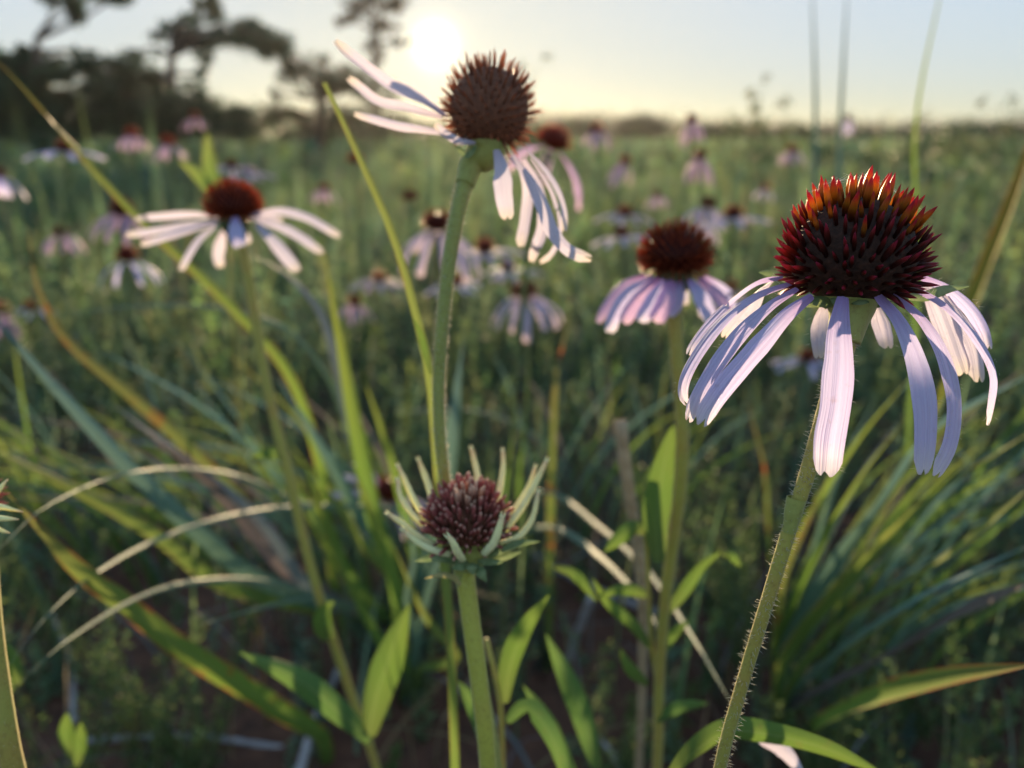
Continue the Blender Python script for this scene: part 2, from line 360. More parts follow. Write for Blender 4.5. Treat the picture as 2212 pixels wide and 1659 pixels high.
def ribbon_hairs(mb, pts, width, hint, count, length, hr, seed):
    rr = random.Random(seed); C = crom(pts, 60)
    for _ in range(count):
        t = rr.uniform(.05, .97); k = min(int(t*60), 59); p = C[k]; T = (C[k+1]-C[k]).normalized()
        S = T.cross(hint(p)).normalized()*(1 if rr.random() < .5 else -1)
        w = lerp_list(width, t)*.5
        one_hair(mb, p+S*w*.93, (S+T*rr.uniform(-.2, .6)+hint(p)*rr.uniform(-.6, .3)).normalized(), length*rr.uniform(.4, 1.2), hr, rr)
def frame(ox, oy, s):
    k = 2212/2500
    return lambda x, y: ((ox+x*s)*k, (oy+y*s)*k), s*k      # -> picture position, and its scale

def spindle(name, mat, belly=0.45, sides=6, wid=0.16, bend=0.06, blunt=False):
    """one stiff pointed scale, 1 long along +Z"""
    mb = MB(); prof = [(0, .55), (.2, .8), (belly, 1.0), (.72, .72), (.9, .32), (1, .02)]
    if blunt: prof = [(0, .7), (.3, .85), (.6, 1), (.85, 1.05), (.96, .8), (1, .3)]
    v = []; uv = []; f = []
    for z, r in prof:
        for i in range(sides):
            a = 2*math.pi*i/sides
            v.append(Vector((math.cos(a)*r*wid/2+bend*z*z, math.sin(a)*r*wid/2*.8, z))); uv.append((i/sides, z))
    for j in range(len(prof)-1):
        for i in range(sides):
            a = j*sides+i; b = j*sides+(i+1) % sides; f.append((a, b, b+sides, a+sides))
    f.append(tuple((len(prof)-1)*sides+i for i in range(sides)))
    mb.add(v, f, uv); return mb.mesh(name, mat)
def dome(n, low):
    """evenly spread directions from the pole down to the polar angle low"""
    out = []; z1 = math.cos(low)
    for i in range(n):
        z = 1-(1-z1)*(i+.5)/n; a = i*2.399963
        out.append((math.sqrt(max(0, 1-z*z))*math.cos(a), math.sqrt(max(0, 1-z*z))*math.sin(a), z))
    return out
def core_mesh(name, mat, rx, rz, dn=.75, nu=20, nv=12):
    mb = MB(); v = []; uv = []; f = []
    for j in range(nv+1):
        th = math.pi*j/nv
        for i in range(nu):
            a = 2*math.pi*i/nu; z = math.cos(th)
            v.append(Vector((math.sin(th)*math.cos(a)*rx, math.sin(th)*math.sin(a)*rx, (z if z > 0 else z*dn)*rz))); uv.append((i/nu, 1-j/nv))
    for j in range(nv):
        for i in range(nu):
            a = j*nu+i; b = j*nu+(i+1) % nu; f.append((a, a+nu, b+nu, b))
    mb.add(v, f, uv); return mb.mesh(name, mat)
def make_cone(parent, centre, axis, rx, rz, n, slen, meshes, core, name='spine', low=2.0, lift=0.35, jit=0.12, seed=1, core_k=.8, dn=.75):
    """cone (one mesh) with every stiff scale a child of it"""
    rr = random.Random(seed)
    o = bpy.data.objects.new('cone', core_mesh('cone', core, rx*core_k, rz*core_k, dn)); col.objects.link(o); o.parent = parent
    q = Vector(axis).normalized().to_track_quat('Z', 'Y')
    o.location = Vector(centre)-world_loc(parent); o.rotation_mode = 'QUATERNION'; o.rotation_quaternion = q
    for k, (x, y, z) in enumerate(dome(n, low)):
        j = [rr.gauss(0, jit*.35) for _ in range(3)]
        p = Vector(((x+j[0])*rx*core_k, (y+j[1])*rx*core_k, (z if z > 0 else z*dn)*rz*core_k))*.93
        d = Vector((x/rx, y/rx, z/rz)).normalized(); d = (d+Vector((0, 0, lift*(.45+.55*max(0, min(1, z+.55)))))+Vector([rr.gauss(0, jit) for _ in range(3)])).normalized()
        s = bpy.data.objects.new(name, meshes[rr.randrange(len(meshes))]); col.objects.link(s); s.parent = o
        ln = slen*rr.uniform(.72, 1.2)*(0.86+.14*max(0, z))
        s.location = p; s.rotation_mode = 'QUATERNION'; s.rotation_quaternion = d.to_track_quat('Z', 'X') @ Quaternion((0, 0, 1), rr.uniform(0, 6.28))
        s.scale = (ln*rr.uniform(.85, 1.2), ln*rr.uniform(.85, 1.2), ln)
    return o
def petal_tip(seed, notch=.035):
    rr = random.Random(seed); a0 = rr.uniform(-.15, .15); k = rr.uniform(.6, 1.3)
    def f(a):
        return .012+notch*k*max(0, math.cos((a-a0)*7.2))**2*(1 if abs(a) < .75 else .2)+.075*abs(a)**4
    return f
def pprof(t): return .36+.64*min(1, t/.45)**.8 if t < .45 else 1-.18*((t-.45)/.55)**2
def make_petal(parent, fr, D, pts, w, mat, axis_pt, f=.35, seed=0, hair=0, twist=0., fold=.1, name='petal', prof=pprof, notch=.035, wob=.04, ridges=.05, nx=10, ny=40):
    """pts are (x, y, mm towards (+) or away from the lens (-)); w in the same units as x, y"""
    fn, s = fr; P = [W(*fn(x, y), D-mm*.001) for x, y, mm in pts]; wm = w*s*D/FX
    ax = Vector(axis_pt)
    def hint(p):
        o = Vector((p.x-ax.x, p.y-ax.y, 0))
        o = o.normalized()+Vector((0, 0, .35)) if o.length > 1e-6 else Vector((0, -1, 0)); o.normalize()
        c = -FW if o.dot(-FW) >= 0 else FW
        return (o*(1-f)+c*f).normalized()
    mb = MB(); ribbon(mb, P, wm, hint, ny, nx, fold, prof, petal_tip(seed, notch), wob, twist, ridges, seed)
    o = mb.obj(name, mat, parent)
    if hair:
        h = MB(); ribbon_hairs(h, P, [wm*prof(i/10) for i in range(11)], hint, hair, .0011, .000035, seed+5)
        h.obj('petal_hairs', M['hair'], o, 'stuff')
    return o
GND = 0.0
def ground_point(x, y, d):
    p = W(x, y, d); return Vector((p.x, p.y, GND))
def px(d, w): return w*d/FX          # picture width at a depth -> metres

# ------------------------------------------------------------------ ground
mb = MB(); v = []; uv = []; f = []; NR, NA = 70, 96
rad = [0.0]+[0.05*(300/0.05)**(i/(NR-1)) for i in range(NR)]
for r in rad:
    for a in range(NA):
        an = 2*math.pi*a/NA; x, y = r*math.cos(an), r*math.sin(an)
        h = 0.006*math.sin(x*23+1)*math.cos(y*19)+0.012*math.sin(x*7+y*5) if r < 6 else 0
        v.append(Vector((x, y, h-.006))); uv.append((x, y))
for j in range(NR):
    for a in range(NA):
        q = j*NA+a; b = j*NA+(a+1) % NA; f.append((q, b, b+NA, q+NA))
mb.add(v, f, uv); g = mb.obj('ground', M['soil']); tag(g, 'reddish brown soil between the meadow plants', None, None, 'structure')

# ------------------------------------------------------------------ numpy scatter for uncountable growth
class Stuff:
    def __init__(s): s.V = []; s.T = []
    def quads(s, V, T): s.V.append(V.reshape(-1, 4, 3)); s.T.append(np.repeat(T, 4, axis=0).reshape(-1, 4, 3) if T.shape[0] == V.reshape(-1, 4, 3).shape[0] else T)
    def obj(s, name, mat, parent=None, kind='stuff'):
        V = np.concatenate(s.V).reshape(-1, 3); T = np.concatenate(s.T).reshape(-1, 3)
        if parent: V = V-np.array(world_loc(parent))
        n = len(V)//4; me = bpy.data.meshes.new(name); me.vertices.add(n*4); me.vertices.foreach_set('co', V.astype(np.float32).ravel())
        me.loops.add(n*4); me.loops.foreach_set('vertex_index', np.arange(n*4, dtype=np.int32))
        me.polygons.add(n); me.polygons.foreach_set('loop_start', np.arange(0, n*4, 4, dtype=np.int32))
        me.update(calc_edges=True)
        at = me.attributes.new('tint', 'FLOAT_COLOR', 'POINT')
        at.data.foreach_set('color', np.concatenate([np.clip(T, 0, 1), np.ones((len(T), 1))], 1).astype(np.float32).ravel())
        me.materials.append(mat); me.validate(); o = bpy.data.objects.new(name, me); col.objects.link(o)
        if parent: o.parent = parent
        if kind: o['kind'] = kind
        return o
def nrm(a): return a/np.maximum(1e-9, np.linalg.norm(a, axis=-1, keepdims=True))
def leaves_at(P, D, Ln, Wd, fold=.25, rg=rng):
    """diamond leaves from P along D"""
    n = len(P); D = nrm(D); S = nrm(np.cross(D, rg.normal(size=(n, 3)))); B = np.cross(D, S)
    Ln = np.asarray(Ln).reshape(-1, 1)*np.ones((n, 1)); Wd = np.asarray(Wd).reshape(-1, 1)*np.ones((n, 1))
    mid = P+D*Ln*.5+B*Ln*fold*.3
    return np.stack([P, mid+S*Wd*.5, P+D*Ln, mid-S*Wd*.5], 1)
def tints(n, cols, spread=.25, rg=rng):
    c = np.array(cols)[rg.integers(0, len(cols), n)]
    return c*(1+rg.normal(0, spread, (n, 1)))*(1+rg.normal(0, .07, (n, 3)))
def forbs(st, X, Y, Hh, cols, leaves=34, ll=.014, lw=.0045, spread=.35, rg=rng, stem=True):
    """upright leafy weeds: a bending stem each with many narrow leaves"""
    n = len(X); base = np.stack([X, Y, np.full(n, -.005)], 1)
    lean = np.stack([rg.normal(0, spread*.5, n), rg.normal(0, spread*.5, n), np.ones(n)], 1)*Hh[:, None]
    bend = rg.normal(0, .12, (n, 3))*Hh[:, None]; bend[:, 2] = 0
    cc = tints(n, cols, .22, rg)
    t = rg.uniform(.12, 1, (n, leaves))
    P = base[:, None]+lean[:, None]*t[..., None]+bend[:, None]*(t*t)[..., None]
    a = rg.uniform(0, 6.283, (n, leaves)); el = rg.uniform(-.1, 1.0, (n, leaves))
    D = np.stack([np.cos(a)*np.cos(el), np.sin(a)*np.cos(el), np.sin(el)], -1)
    sz = (1.15-.55*t)*rg.uniform(.6, 1.3, (n, leaves))
    V = leaves_at(P.reshape(-1, 3), D.reshape(-1, 3), (ll*sz*np.clip(Hh/.18, .6, 4)[:, None]).ravel(), (lw*sz*np.clip(Hh/.18, .6, 4)[:, None]).ravel(), rg=rg)
    T = (np.repeat(cc, leaves, 0)*(rg.uniform(.75, 1.3, (n*leaves, 1))))
    st.quads(V, T)
    if stem:
        for k in range(3):
            t0, t1 = k/3, (k+1)/3
            p0 = base+lean*t0+bend*t0*t0; p1 = base+lean*t1+bend*t1*t1
            for d in ((1, 0, 0), (0, 1, 0)):
                w = np.array(d)*(.0011*np.clip(Hh/.18, .7, 3))[:, None]
                st.quads(np.stack([p0-w, p0+w, p1+w*.7, p1-w*.7], 1), cc*np.array([1.15, .95, .8]))
def grasses(st, X, Y, Ln, cols, wid=.003, segs=5, arch=.5, rg=rng):
    n = len(X); base = np.stack([X, Y, np.full(n, -.005)], 1); a = rg.uniform(0, 6.283, n)
    dr = np.stack([np.cos(a), np.sin(a), np.zeros(n)], 1); ar = rg.uniform(.1, 1, n)*arch
    side = np.stack([-np.sin(a+rg.normal(0, .6, n)), np.cos(a), np.zeros(n)], 1); cc = tints(n, cols, .25, rg)
    w = wid*rg.uniform(.6, 1.4, n)
    def pt(t): return base+np.stack([np.zeros(n), np.zeros(n), Ln*(t-.45*ar*t*t)], 1)+dr*(Ln*ar*t**1.8)[:, None]
    for k in range(segs):
        t0, t1 = k/segs, (k+1)/segs
        w0 = (w*(1-t0**2.2))[:, None]*side; w1 = (w*(1-t1**2.2)+2e-5)[:, None]*side
        st.quads(np.stack([pt(t0)-w0, pt(t0)+w0, pt(t1)+w1, pt(t1)-w1], 1), cc*(1+.25*(t0-.3)))
def wedge(n, r0, r1, half=.82, p=.5, rg=rng):
    """spots in the fan of ground in front of the lens; p sets how they crowd near"""
    u = rg.random(n); r = (r0**(2*p)+u*(r1**(2*p)-r0**(2*p)))**(1/(2*p)); a = rg.uniform(-half, half, n)
    return r*np.sin(a), r*np.cos(a)

GREEN = [(.13, .21, .13), (.14, .225, .11), (.115, .20, .14), (.15, .22, .10), (.14, .21, .14)]
LIGHT = [(.17, .25, .09), (.16, .25, .13), (.19, .25, .11)]
DRY = [(.26, .19, .10), (.20, .15, .09), (.30, .24, .15)]
def thin(X, Y, keep, rg=rng):
    """fewer plants where the bare red soil shows"""
    v = np.stack([X, Y, np.full(len(X), -H)], 1); d = v@np.array(FW); x = CX+FX*(v@np.array(RT))/d; y = CY-FX*(v@np.array(UP))/d
    bare = ((x > 150) & (x < 640) & (y > 1270)) | ((x > 1180) & (x < 1420) & (y > 1330))
    k = ~bare | (rg.random(len(X)) < keep); return X[k], Y[k]
st = Stuff()
X, Y = thin(*wedge(2300, .44, 1.6, .95, .8), .12); forbs(st, X, Y, rng.uniform(.05, .18, len(X))*np.clip(np.hypot(X, Y)/.9, .4, 1), GREEN+LIGHT[:1], 54, .015, .0048)
X, Y = wedge(6500, 1.2, 6, .85, .72); forbs(st, X, Y, rng.uniform(.08, .24, len(X)), GREEN+LIGHT, 48, .020, .0068)
X, Y = wedge(5600, 5, 30, .80, .6); forbs(st, X, Y, rng.uniform(.12, .34, len(X))*np.clip(np.hypot(X, Y)/9, .8, 1.2), GREEN+LIGHT, 30, .06, .03)
X, Y = wedge(3500, 24, 160, .80, .55); forbs(st, X, Y, rng.uniform(.15, .45, len(X))*np.clip(np.hypot(X, Y)/50, .7, 1), GREEN+LIGHT, 16, .16, .1, stem=False)
tag(st.obj('meadow_weeds', M['field']), 'low leafy green weeds carpeting the meadow')
st = Stuff()
X, Y = thin(*wedge(700, .45, 1.6, .95, .7), .3); grasses(st, X, Y, rng.uniform(.08, .24, len(X)), GREEN+LIGHT+[(.10, .17, .14)], .0016)
X, Y = wedge(3000, 1.4, 8, .85, .65); grasses(st, X, Y, rng.uniform(.12, .36, len(X)), GREEN+LIGHT+DRY[:1], .0024, arch=.4)
X, Y = wedge(420, 2.5, 9, .75, .6); grasses(st, X, Y, rng.uniform(.4, .66, len(X)), GREEN+LIGHT, .0028, arch=.15)
X, Y = wedge(7000, 7, 50, .80, .55); grasses(st, X, Y, rng.uniform(.18, .44, len(X)), GREEN+LIGHT+DRY[:1], .008, 4, arch=.3)
tag(st.obj('meadow_grass', M['field']), 'thin green grass growing all through the meadow')
st = Stuff()
X, Y = wedge(620, .40, 1.3, 1.0, .8); grasses(st, X, Y, rng.uniform(.06, .2, len(X)), DRY+[(.20, .20, .22)], .0011, arch=1.6)
tag(st.obj('dry_litter', M['field']), 'dry fallen stalks and leaves lying on the red soil')

# ------------------------------------------------------------------ trees
FZ = frame(0, 0, 840/2212)        # upper-left study of the picture
def tree(name, label, d, foot, clumps, leafcols, nleaf, lsize, bark, group=None, limbs=True, seed=0, fr=FZ, trunk_r=.14):
    """clumps: (x, y, rx, ry, depth offset m)"""
    rg = np.random.default_rng(seed); rr = random.Random(seed); fn, s = fr
    base = ground_point(*fn(*foot), d); t = thing(name, base, label, 'tree', group)
    cs = []
    for x, y, rx, ry, dz in clumps:
        dd = d+dz; cs.append((W(*fn(x, y), dd), rx*s*dd/FX, ry*s*dd/FX))
    zt = max(c.z for c, _, _ in cs); mx = sum((c for c, _, _ in cs), Vector())/len(cs)
    top = Vector((mx.x*.5+base.x*.5, mx.y, zt*.75))
    mb = MB(); tp = [base+Vector((0, 0, -.1)), base.lerp(top, .4)+Vector((rr.uniform(-.1, .1), 0, .1)), top]
    tube(mb, tp, [trunk_r*1.3, trunk_r, trunk_r*.7, trunk_r*.35], 24, 9, lump=.05, seed=seed); mb.obj('trunk', bark, t)
    C = crom(tp, 20)
    for c, rx, ry in cs:
        q = min(C[4:], key=lambda p: (p-c).length+max(0, p.z-c.z)*1.5)
        m_ = q.lerp(c, .5)+Vector((rr.uniform(-.1, .1), rr.uniform(-.2, .2), rr.uniform(-.05, .15)))*(c-q).length
        mb = MB(); tube(mb, [q, m_, c], [trunk_r*.4, trunk_r*.2, trunk_r*.08], 12, 6, seed=seed)
        for k in range(4):
            a = m_.lerp(c, rr.uniform(.2, 1)); e = c+Vector((rr.uniform(-1, 1)*rx, rr.uniform(-1, 1)*rx, rr.uniform(-1, 1)*ry))
            tube(mb, [a, a.lerp(e, .5)+Vector((0, 0, .06)), e], [trunk_r*.1, trunk_r*.03], 6, 4, seed=k)
        mb.obj('limb', bark, t)
    st = Stuff(); area = sum(rx*ry for _, rx, ry in cs)
    for c, rx, ry in cs:
        n = int(nleaf*rx*ry/area)
        k = max(4, n//34); sub = nrm(rg.normal(size=(k, 3)))*rg.random((k, 1))**.45*1.12
        sub = sub*np.array([rx, max(rx, ry)*.8, ry])
        P = sub[rg.integers(0, k, n)]+rg.normal(size=(n, 3))*np.array([rx, rx, ry])*(.05+.22*rg.random((n, 1))**2)+np.array(c)
        D = rg.normal(size=(n, 3)); D[:, 2] -= .5
        st.quads(leaves_at(P, D, lsize*rg.uniform(.6, 1.5, n), lsize*.55*rg.uniform(.7, 1.3, n), rg=rg), tints(n, leafcols, .3, rg))
    st.obj('crown', M['tree_leaf'], t, None)
    return t
OAK = [(.025, .07, .035), (.04, .09, .04), (.05, .11, .04), (.03, .065, .04)]
BRN = [(.07, .055, .035), (.06, .06, .03), (.09, .06, .04)]
tree('oak_tree', 'broad dark oak with dense low crown and sky showing through it', 13, (250, 900),
     [(60, 470, 170, 110, 0), (-150, 450, 170, 160, .3), (230, 420, 150, 90, .4), (150, 600, 190, 90, -.3), (40, 720, 160, 110, 0), (-60, 640, 200, 140, .6),
      (330, 480, 130, 75, -.4), (480, 60, 70, 100, .2), (380, -10, 110, 40, 0), (740, -10, 180, 30, -.3), (640, 420, 130, 50, .3), (560, 440, 120, 60, -.2),
      (140, 830, 220, 90, .2), (330, 890, 200, 60, -.2), (420, 640, 120, 60, .2), (480, 780, 170, 90, .3), (620, 560, 110, 60, -.2), (60, 600, 160, 100, .2), (300, 740, 160, 80, -.3), (470, 330, 90, 22, 0), (180, 330, 60, 40, 0)], OAK, 32000, .076, M['bark'], 'trees on the meadow edge', seed=3)
tree('oak_tree', 'spreading oak with dark level branch against the pale sky', 14, (1080, 880),
     [(800, 480, 170, 90, 0), (900, 620, 200, 110, .4), (1100, 690, 220, 110, -.3), (780, 780, 220, 90, .2), (1280, 640, 110, 50, 0), (1150, 185, 110, 42, .2), (1010, 230, 70, 20, 0),
      (1240, 130, 90, 35, -.2), (1500, 240, 230, 50, .3), (1700, 270, 190, 70, -.3), (1590, 160, 130, 45, 0), (1390, 70, 50, 100, .2), (1320, 330, 70, 70, .1), (1330, 20, 80, 60, 0),
      (980, 830, 230, 70, 0), (1330, 780, 230, 80, .2), (640, 640, 130, 70, .2), (700, 720, 160, 80, 0), (1180, 790, 220, 80, 0), (1500, 740, 160, 60, .2), (1400, 830, 240, 60, 0), (950, 500, 90, 60, 0), (1210, 560, 50, 40, 0), (1310, 480, 30, 80, 0), (880, 350, 120, 26, .2), (1790, 330, 90, 55, 0)], OAK, 32000, .076, M['bark'], 'trees on the meadow edge', seed=4)
tree('oak_tree', 'brownish thin crowned tree with bare twigs beside the setting sun', 15, (2050, 880),
     [(1950, 440, 140, 80, 0), (2120, 470, 140, 100, .3), (2260, 520, 160, 90, -.2), (1860, 480, 60, 90, 0), (1800, 740, 180, 60, 0), (2080, 560, 130, 60, .2), (1560, 800, 200, 70, 0),
      (2100, 840, 330, 80, .3), (2420, 620, 130, 90, 0), (2460, 800, 200, 80, 0), (2200, 740, 160, 80, .1), (1760, 620, 40, 60, 0)], BRN+OAK[:2], 12000, .07, M['bark_red'], 'trees on the meadow edge', seed=5)
tree('oak_tree', 'sparse twiggy tree top reaching up just beside the sun', 17, (2380, 880),
     [(2380, 60, 130, 90, 0), (2330, -60, 150, 90, .3), (2480, 160, 90, 70, 0), (2420, 330, 70, 90, .2), (2540, 20, 70, 80, 0), (2250, 120, 80, 60, 0), (2560, 250, 60, 40, 0)], BRN, 3000, .085, M['bark_red'], 'trees on the meadow edge', seed=6, trunk_r=.11)
def far_wood(name, spec, cols, n, ls, seed, label):
    rg = np.random.default_rng(seed); st = Stuff()
    for x, y, rx, ry, d in spec:
        c = W(x, y, d); k = int(n); a = rx*d/FX; b = ry*d/FX
        P = rg.normal(size=(k, 3))*np.array([a*.5, a*.35, b*.5])+np.array(c)
        st.quads(leaves_at(P, rg.normal(size=(k, 3)), ls*d*rg.uniform(.6, 1.5, k), ls*d*.6, rg=rg), tints(k, cols, .3, rg))
    return tag(st.obj(name, M['far_leaf']), label)
WD = [(.03, .05, .025), (.04, .055, .03), (.03, .045, .025)]
far_wood('distant_woods', [(x, 284+rr_+(x*7 % 13-6), 52, 30, 95) for x, rr_ in zip(range(1060, 2300, 40), [-12, -10, -6, -8, -10, -4, -2, 0, 2, 4, 6, 8, 6, 9, 10, 8, 11, 12, 10, 12, 13, 12, 14, 12, 10, 8, 10, 8, 6, 4, 6])],
         WD, 700, .0045, 9, 'dark low line of far woods along the horizon')
def hedge(x, y, rx, ry, d, label, seed):
    rg = np.random.default_rng(seed); c = W(x, y, d); t = thing('shrub', (c.x, c.y, 0), label, 'shrub'); a, b = rx*d/FX, ry*d/FX; st = Stuff(); k = 3200
    P = nrm(rg.normal(size=(k, 3)))*rg.random((k, 1))**.4*np.array([a, a*.6, b])*(1+.18*np.sin(rg.random((k, 1))*20))+np.array(c); P[:, 2] = np.maximum(P[:, 2], .02)
    st.quads(leaves_at(P, rg.normal(size=(k, 3)), .0032*d*rg.uniform(.6, 1.5, k), .002*d, rg=rg), tints(k, WD+[(.05, .08, .03)], .3, rg)); st.obj('foliage', M['far_leaf'], t, None)
    mb = MB()
    for q in range(5): tube(mb, [Vector((c.x, c.y, -.05)), Vector((c.x+(q-2)*a*.35, c.y, c.z))], [.05, .02], 4, 5)
    mb.obj('stem', M['bark'], t)
hedge(1385, 278, 66, 30, 30, 'dark rounded shrub on the horizon beside the pink skyline flower', 61)
hedge(1255, 278, 70, 24, 32, 'low dim shrub on the horizon next to the brown cone', 62)
hedge(1560, 287, 90, 20, 36, 'long low shrub on the horizon under the pale sky', 63)
hedge(1720, 294, 80, 18, 36, 'low dark shrub on the horizon at the foot of the two pale stalks', 64)
hedge(1900, 298, 90, 16, 34, 'low dark shrub on the horizon beside the tallest stalk', 65)
hedge(2120, 292, 110, 26, 30, 'broad dark shrub on the horizon behind the tall weeds', 66)
far_wood('thicket', [(x, 276+(x*5 % 17-8), 90, 46, 22) for x in range(-60, 800, 60)]+[(x, 286, 80, 28, 24) for x in range(800, 1120, 60)], [(.035, .065, .04), (.045, .08, .045)], 700, .0042, 10, 'dim green thicket along the foot of the trees')
far_wood('tall_weeds', [(1960, 335, 40, 26, 5), (2030, 325, 45, 34, 4.5), (2100, 318, 50, 40, 4.2), (2170, 312, 60, 46, 4), (2240, 305, 60, 60, 4), (2130, 360, 90, 50, 3.6), (2060, 300, 40, 30, 4.4), (1990, 312, 34, 24, 4.8), (1880, 345, 50, 20, 5.5), (1650, 330, 40, 26, 6), (1160, 300, 40, 20, 7), (1780, 330, 40, 18, 6)],
         [(.12, .17, .06), (.15, .20, .07), (.10, .14, .06)], 300, .0052, 12, 'taller sunlit green weeds standing up at the horizon')
def wispy(x, y, d, seed, label='wispy branching weed with tiny buds rising into the sky'):
    rr = random.Random(seed); rg = np.random.default_rng(seed); top = W(x, y, d); t = thing('wispy_weed', (top.x, top.y, 0), label, 'weed', 'wispy weeds against the sky')
    mb = MB(); st = Stuff(); P = [Vector((top.x+rr.uniform(-.05, .05), top.y, -.01)), Vector((top.x, top.y, top.z*.55)), top]; tube(mb, P, [.0028, .002, .001], 14, 5); C = crom(P, 20)
    for k in range(9):
        a = C[rr.randint(11, 19)]; e = a+Vector((rr.uniform(-.07, .07), rr.uniform(-.05, .05), rr.uniform(.03, .10))); tube(mb, [a, a.lerp(e, .5)+Vector((0, 0, .012)), e], [.0012, .0006], 5, 4)
        n = 26; Q = np.array(e)+rg.normal(size=(n, 3))*.008; st.quads(leaves_at(Q, rg.normal(size=(n, 3)), .012, .006, rg=rg), tints(n, [(.16, .17, .10), (.12, .15, .08)], .2, rg))
    mb.obj('stem', M['stem_far'], t); st.obj('buds', M['field'], t, 'stuff')
for i, (x, y, d) in enumerate([(1640, 205, 2.6), (1665, 240, 2.3), (1700, 190, 2.8), (1725, 255, 2.4), (1950, 290, 2.6), (2080, 275, 2.4), (1150, 165, 2.4), (1440, 270, 3.2), (1590, 262, 3.0), (2190, 250, 2.2)]): wispy(x, y, d, 500+i)

# ------------------------------------------------------------------ the large pale coneflower with fiery cone
SP = [spindle('spine', M['spine'], .42, 6, .23, b) for b in (.05, .09, -.04)]
FH = frame(1620, 380, 880/1780); D = .14
def flower_thing(fr, D, stem_pts, label, cat='flower', group=None, name='coneflower'):
    P = [W(x, y, d) for x, y, d in stem_pts]
    e = P[-1]; P2 = P+[Vector((e.x+(P[-1]-P[-2]).x*.5, e.y+.01, max(.03, e.z*.45))), Vector((e.x+(P[-1]-P[-2]).x*.6, e.y+.015, -.01))]
    return thing(name, (P2[-1].x, P2[-1].y, 0), label, cat, group), P2
hero, HS = flower_thing(FH, D, [(1838, 660, .140), (1822, 740, .139), (1790, 870, .138), (1748, 1010, .138), (1700, 1160, .139), (1648, 1330, .141), (1600, 1490, .144), (1555, 1660, .148)],
    'large pale lavender coneflower in focus with fiery orange and crimson spined cone')
ax = W(*FH[0](905, 690), D); cen = W(*FH[0](930, 512), D)
axis = (cen-ax).normalized()*1.0+Vector((.02, .02, .6))
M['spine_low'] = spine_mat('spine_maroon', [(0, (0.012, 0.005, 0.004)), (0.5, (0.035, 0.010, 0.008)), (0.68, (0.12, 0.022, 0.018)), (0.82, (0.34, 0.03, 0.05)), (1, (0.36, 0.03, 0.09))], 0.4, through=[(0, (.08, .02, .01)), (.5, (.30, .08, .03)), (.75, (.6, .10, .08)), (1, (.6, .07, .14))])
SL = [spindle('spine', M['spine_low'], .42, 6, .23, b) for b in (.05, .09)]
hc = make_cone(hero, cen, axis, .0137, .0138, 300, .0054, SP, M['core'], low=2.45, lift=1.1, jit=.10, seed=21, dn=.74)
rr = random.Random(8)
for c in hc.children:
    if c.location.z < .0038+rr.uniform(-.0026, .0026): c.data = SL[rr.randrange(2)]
mb = MB(); tube(mb, [cen-axis.normalized()*.0045, ax+Vector((0, 0, .0005)), HS[0]+Vector((0, 0, .0008)), HS[1]], [.0048, .0046, .0034, .0029], 18, 18); mb.obj('receptacle', M['stem_green'], hero)
mb = MB(); HL = sum((b-a).length for a, b in zip(HS, HS[1:])); HV = sum((b-a).length for a, b in zip(HS[:8], HS[1:8]))
SR = lambda t, n=HL: .00116+.0017*math.exp(-t*n/.017)
tube(mb, HS, SR, 90, 14, lump=.012); hst = mb.obj('stem', M['stem'], hero)
h = MB(); hairs_on(h, HS[:8], lambda t: SR(t, HV), 1000, .0012, .00005, 5, 90); h.obj('stem_hairs', M['hair'], hst, 'stuff')
mb = MB(); tube(mb, [W(1704, 1150, .1386), W(1711, 1118, .1382), W(1717, 1092, .1379), W(1721, 1076, .1377)], [.0012, .0014, .0016, .0018], 12, 12, False, lump=.05, seed=4)
mb.obj('stem_node', M['stem_green'], hero)
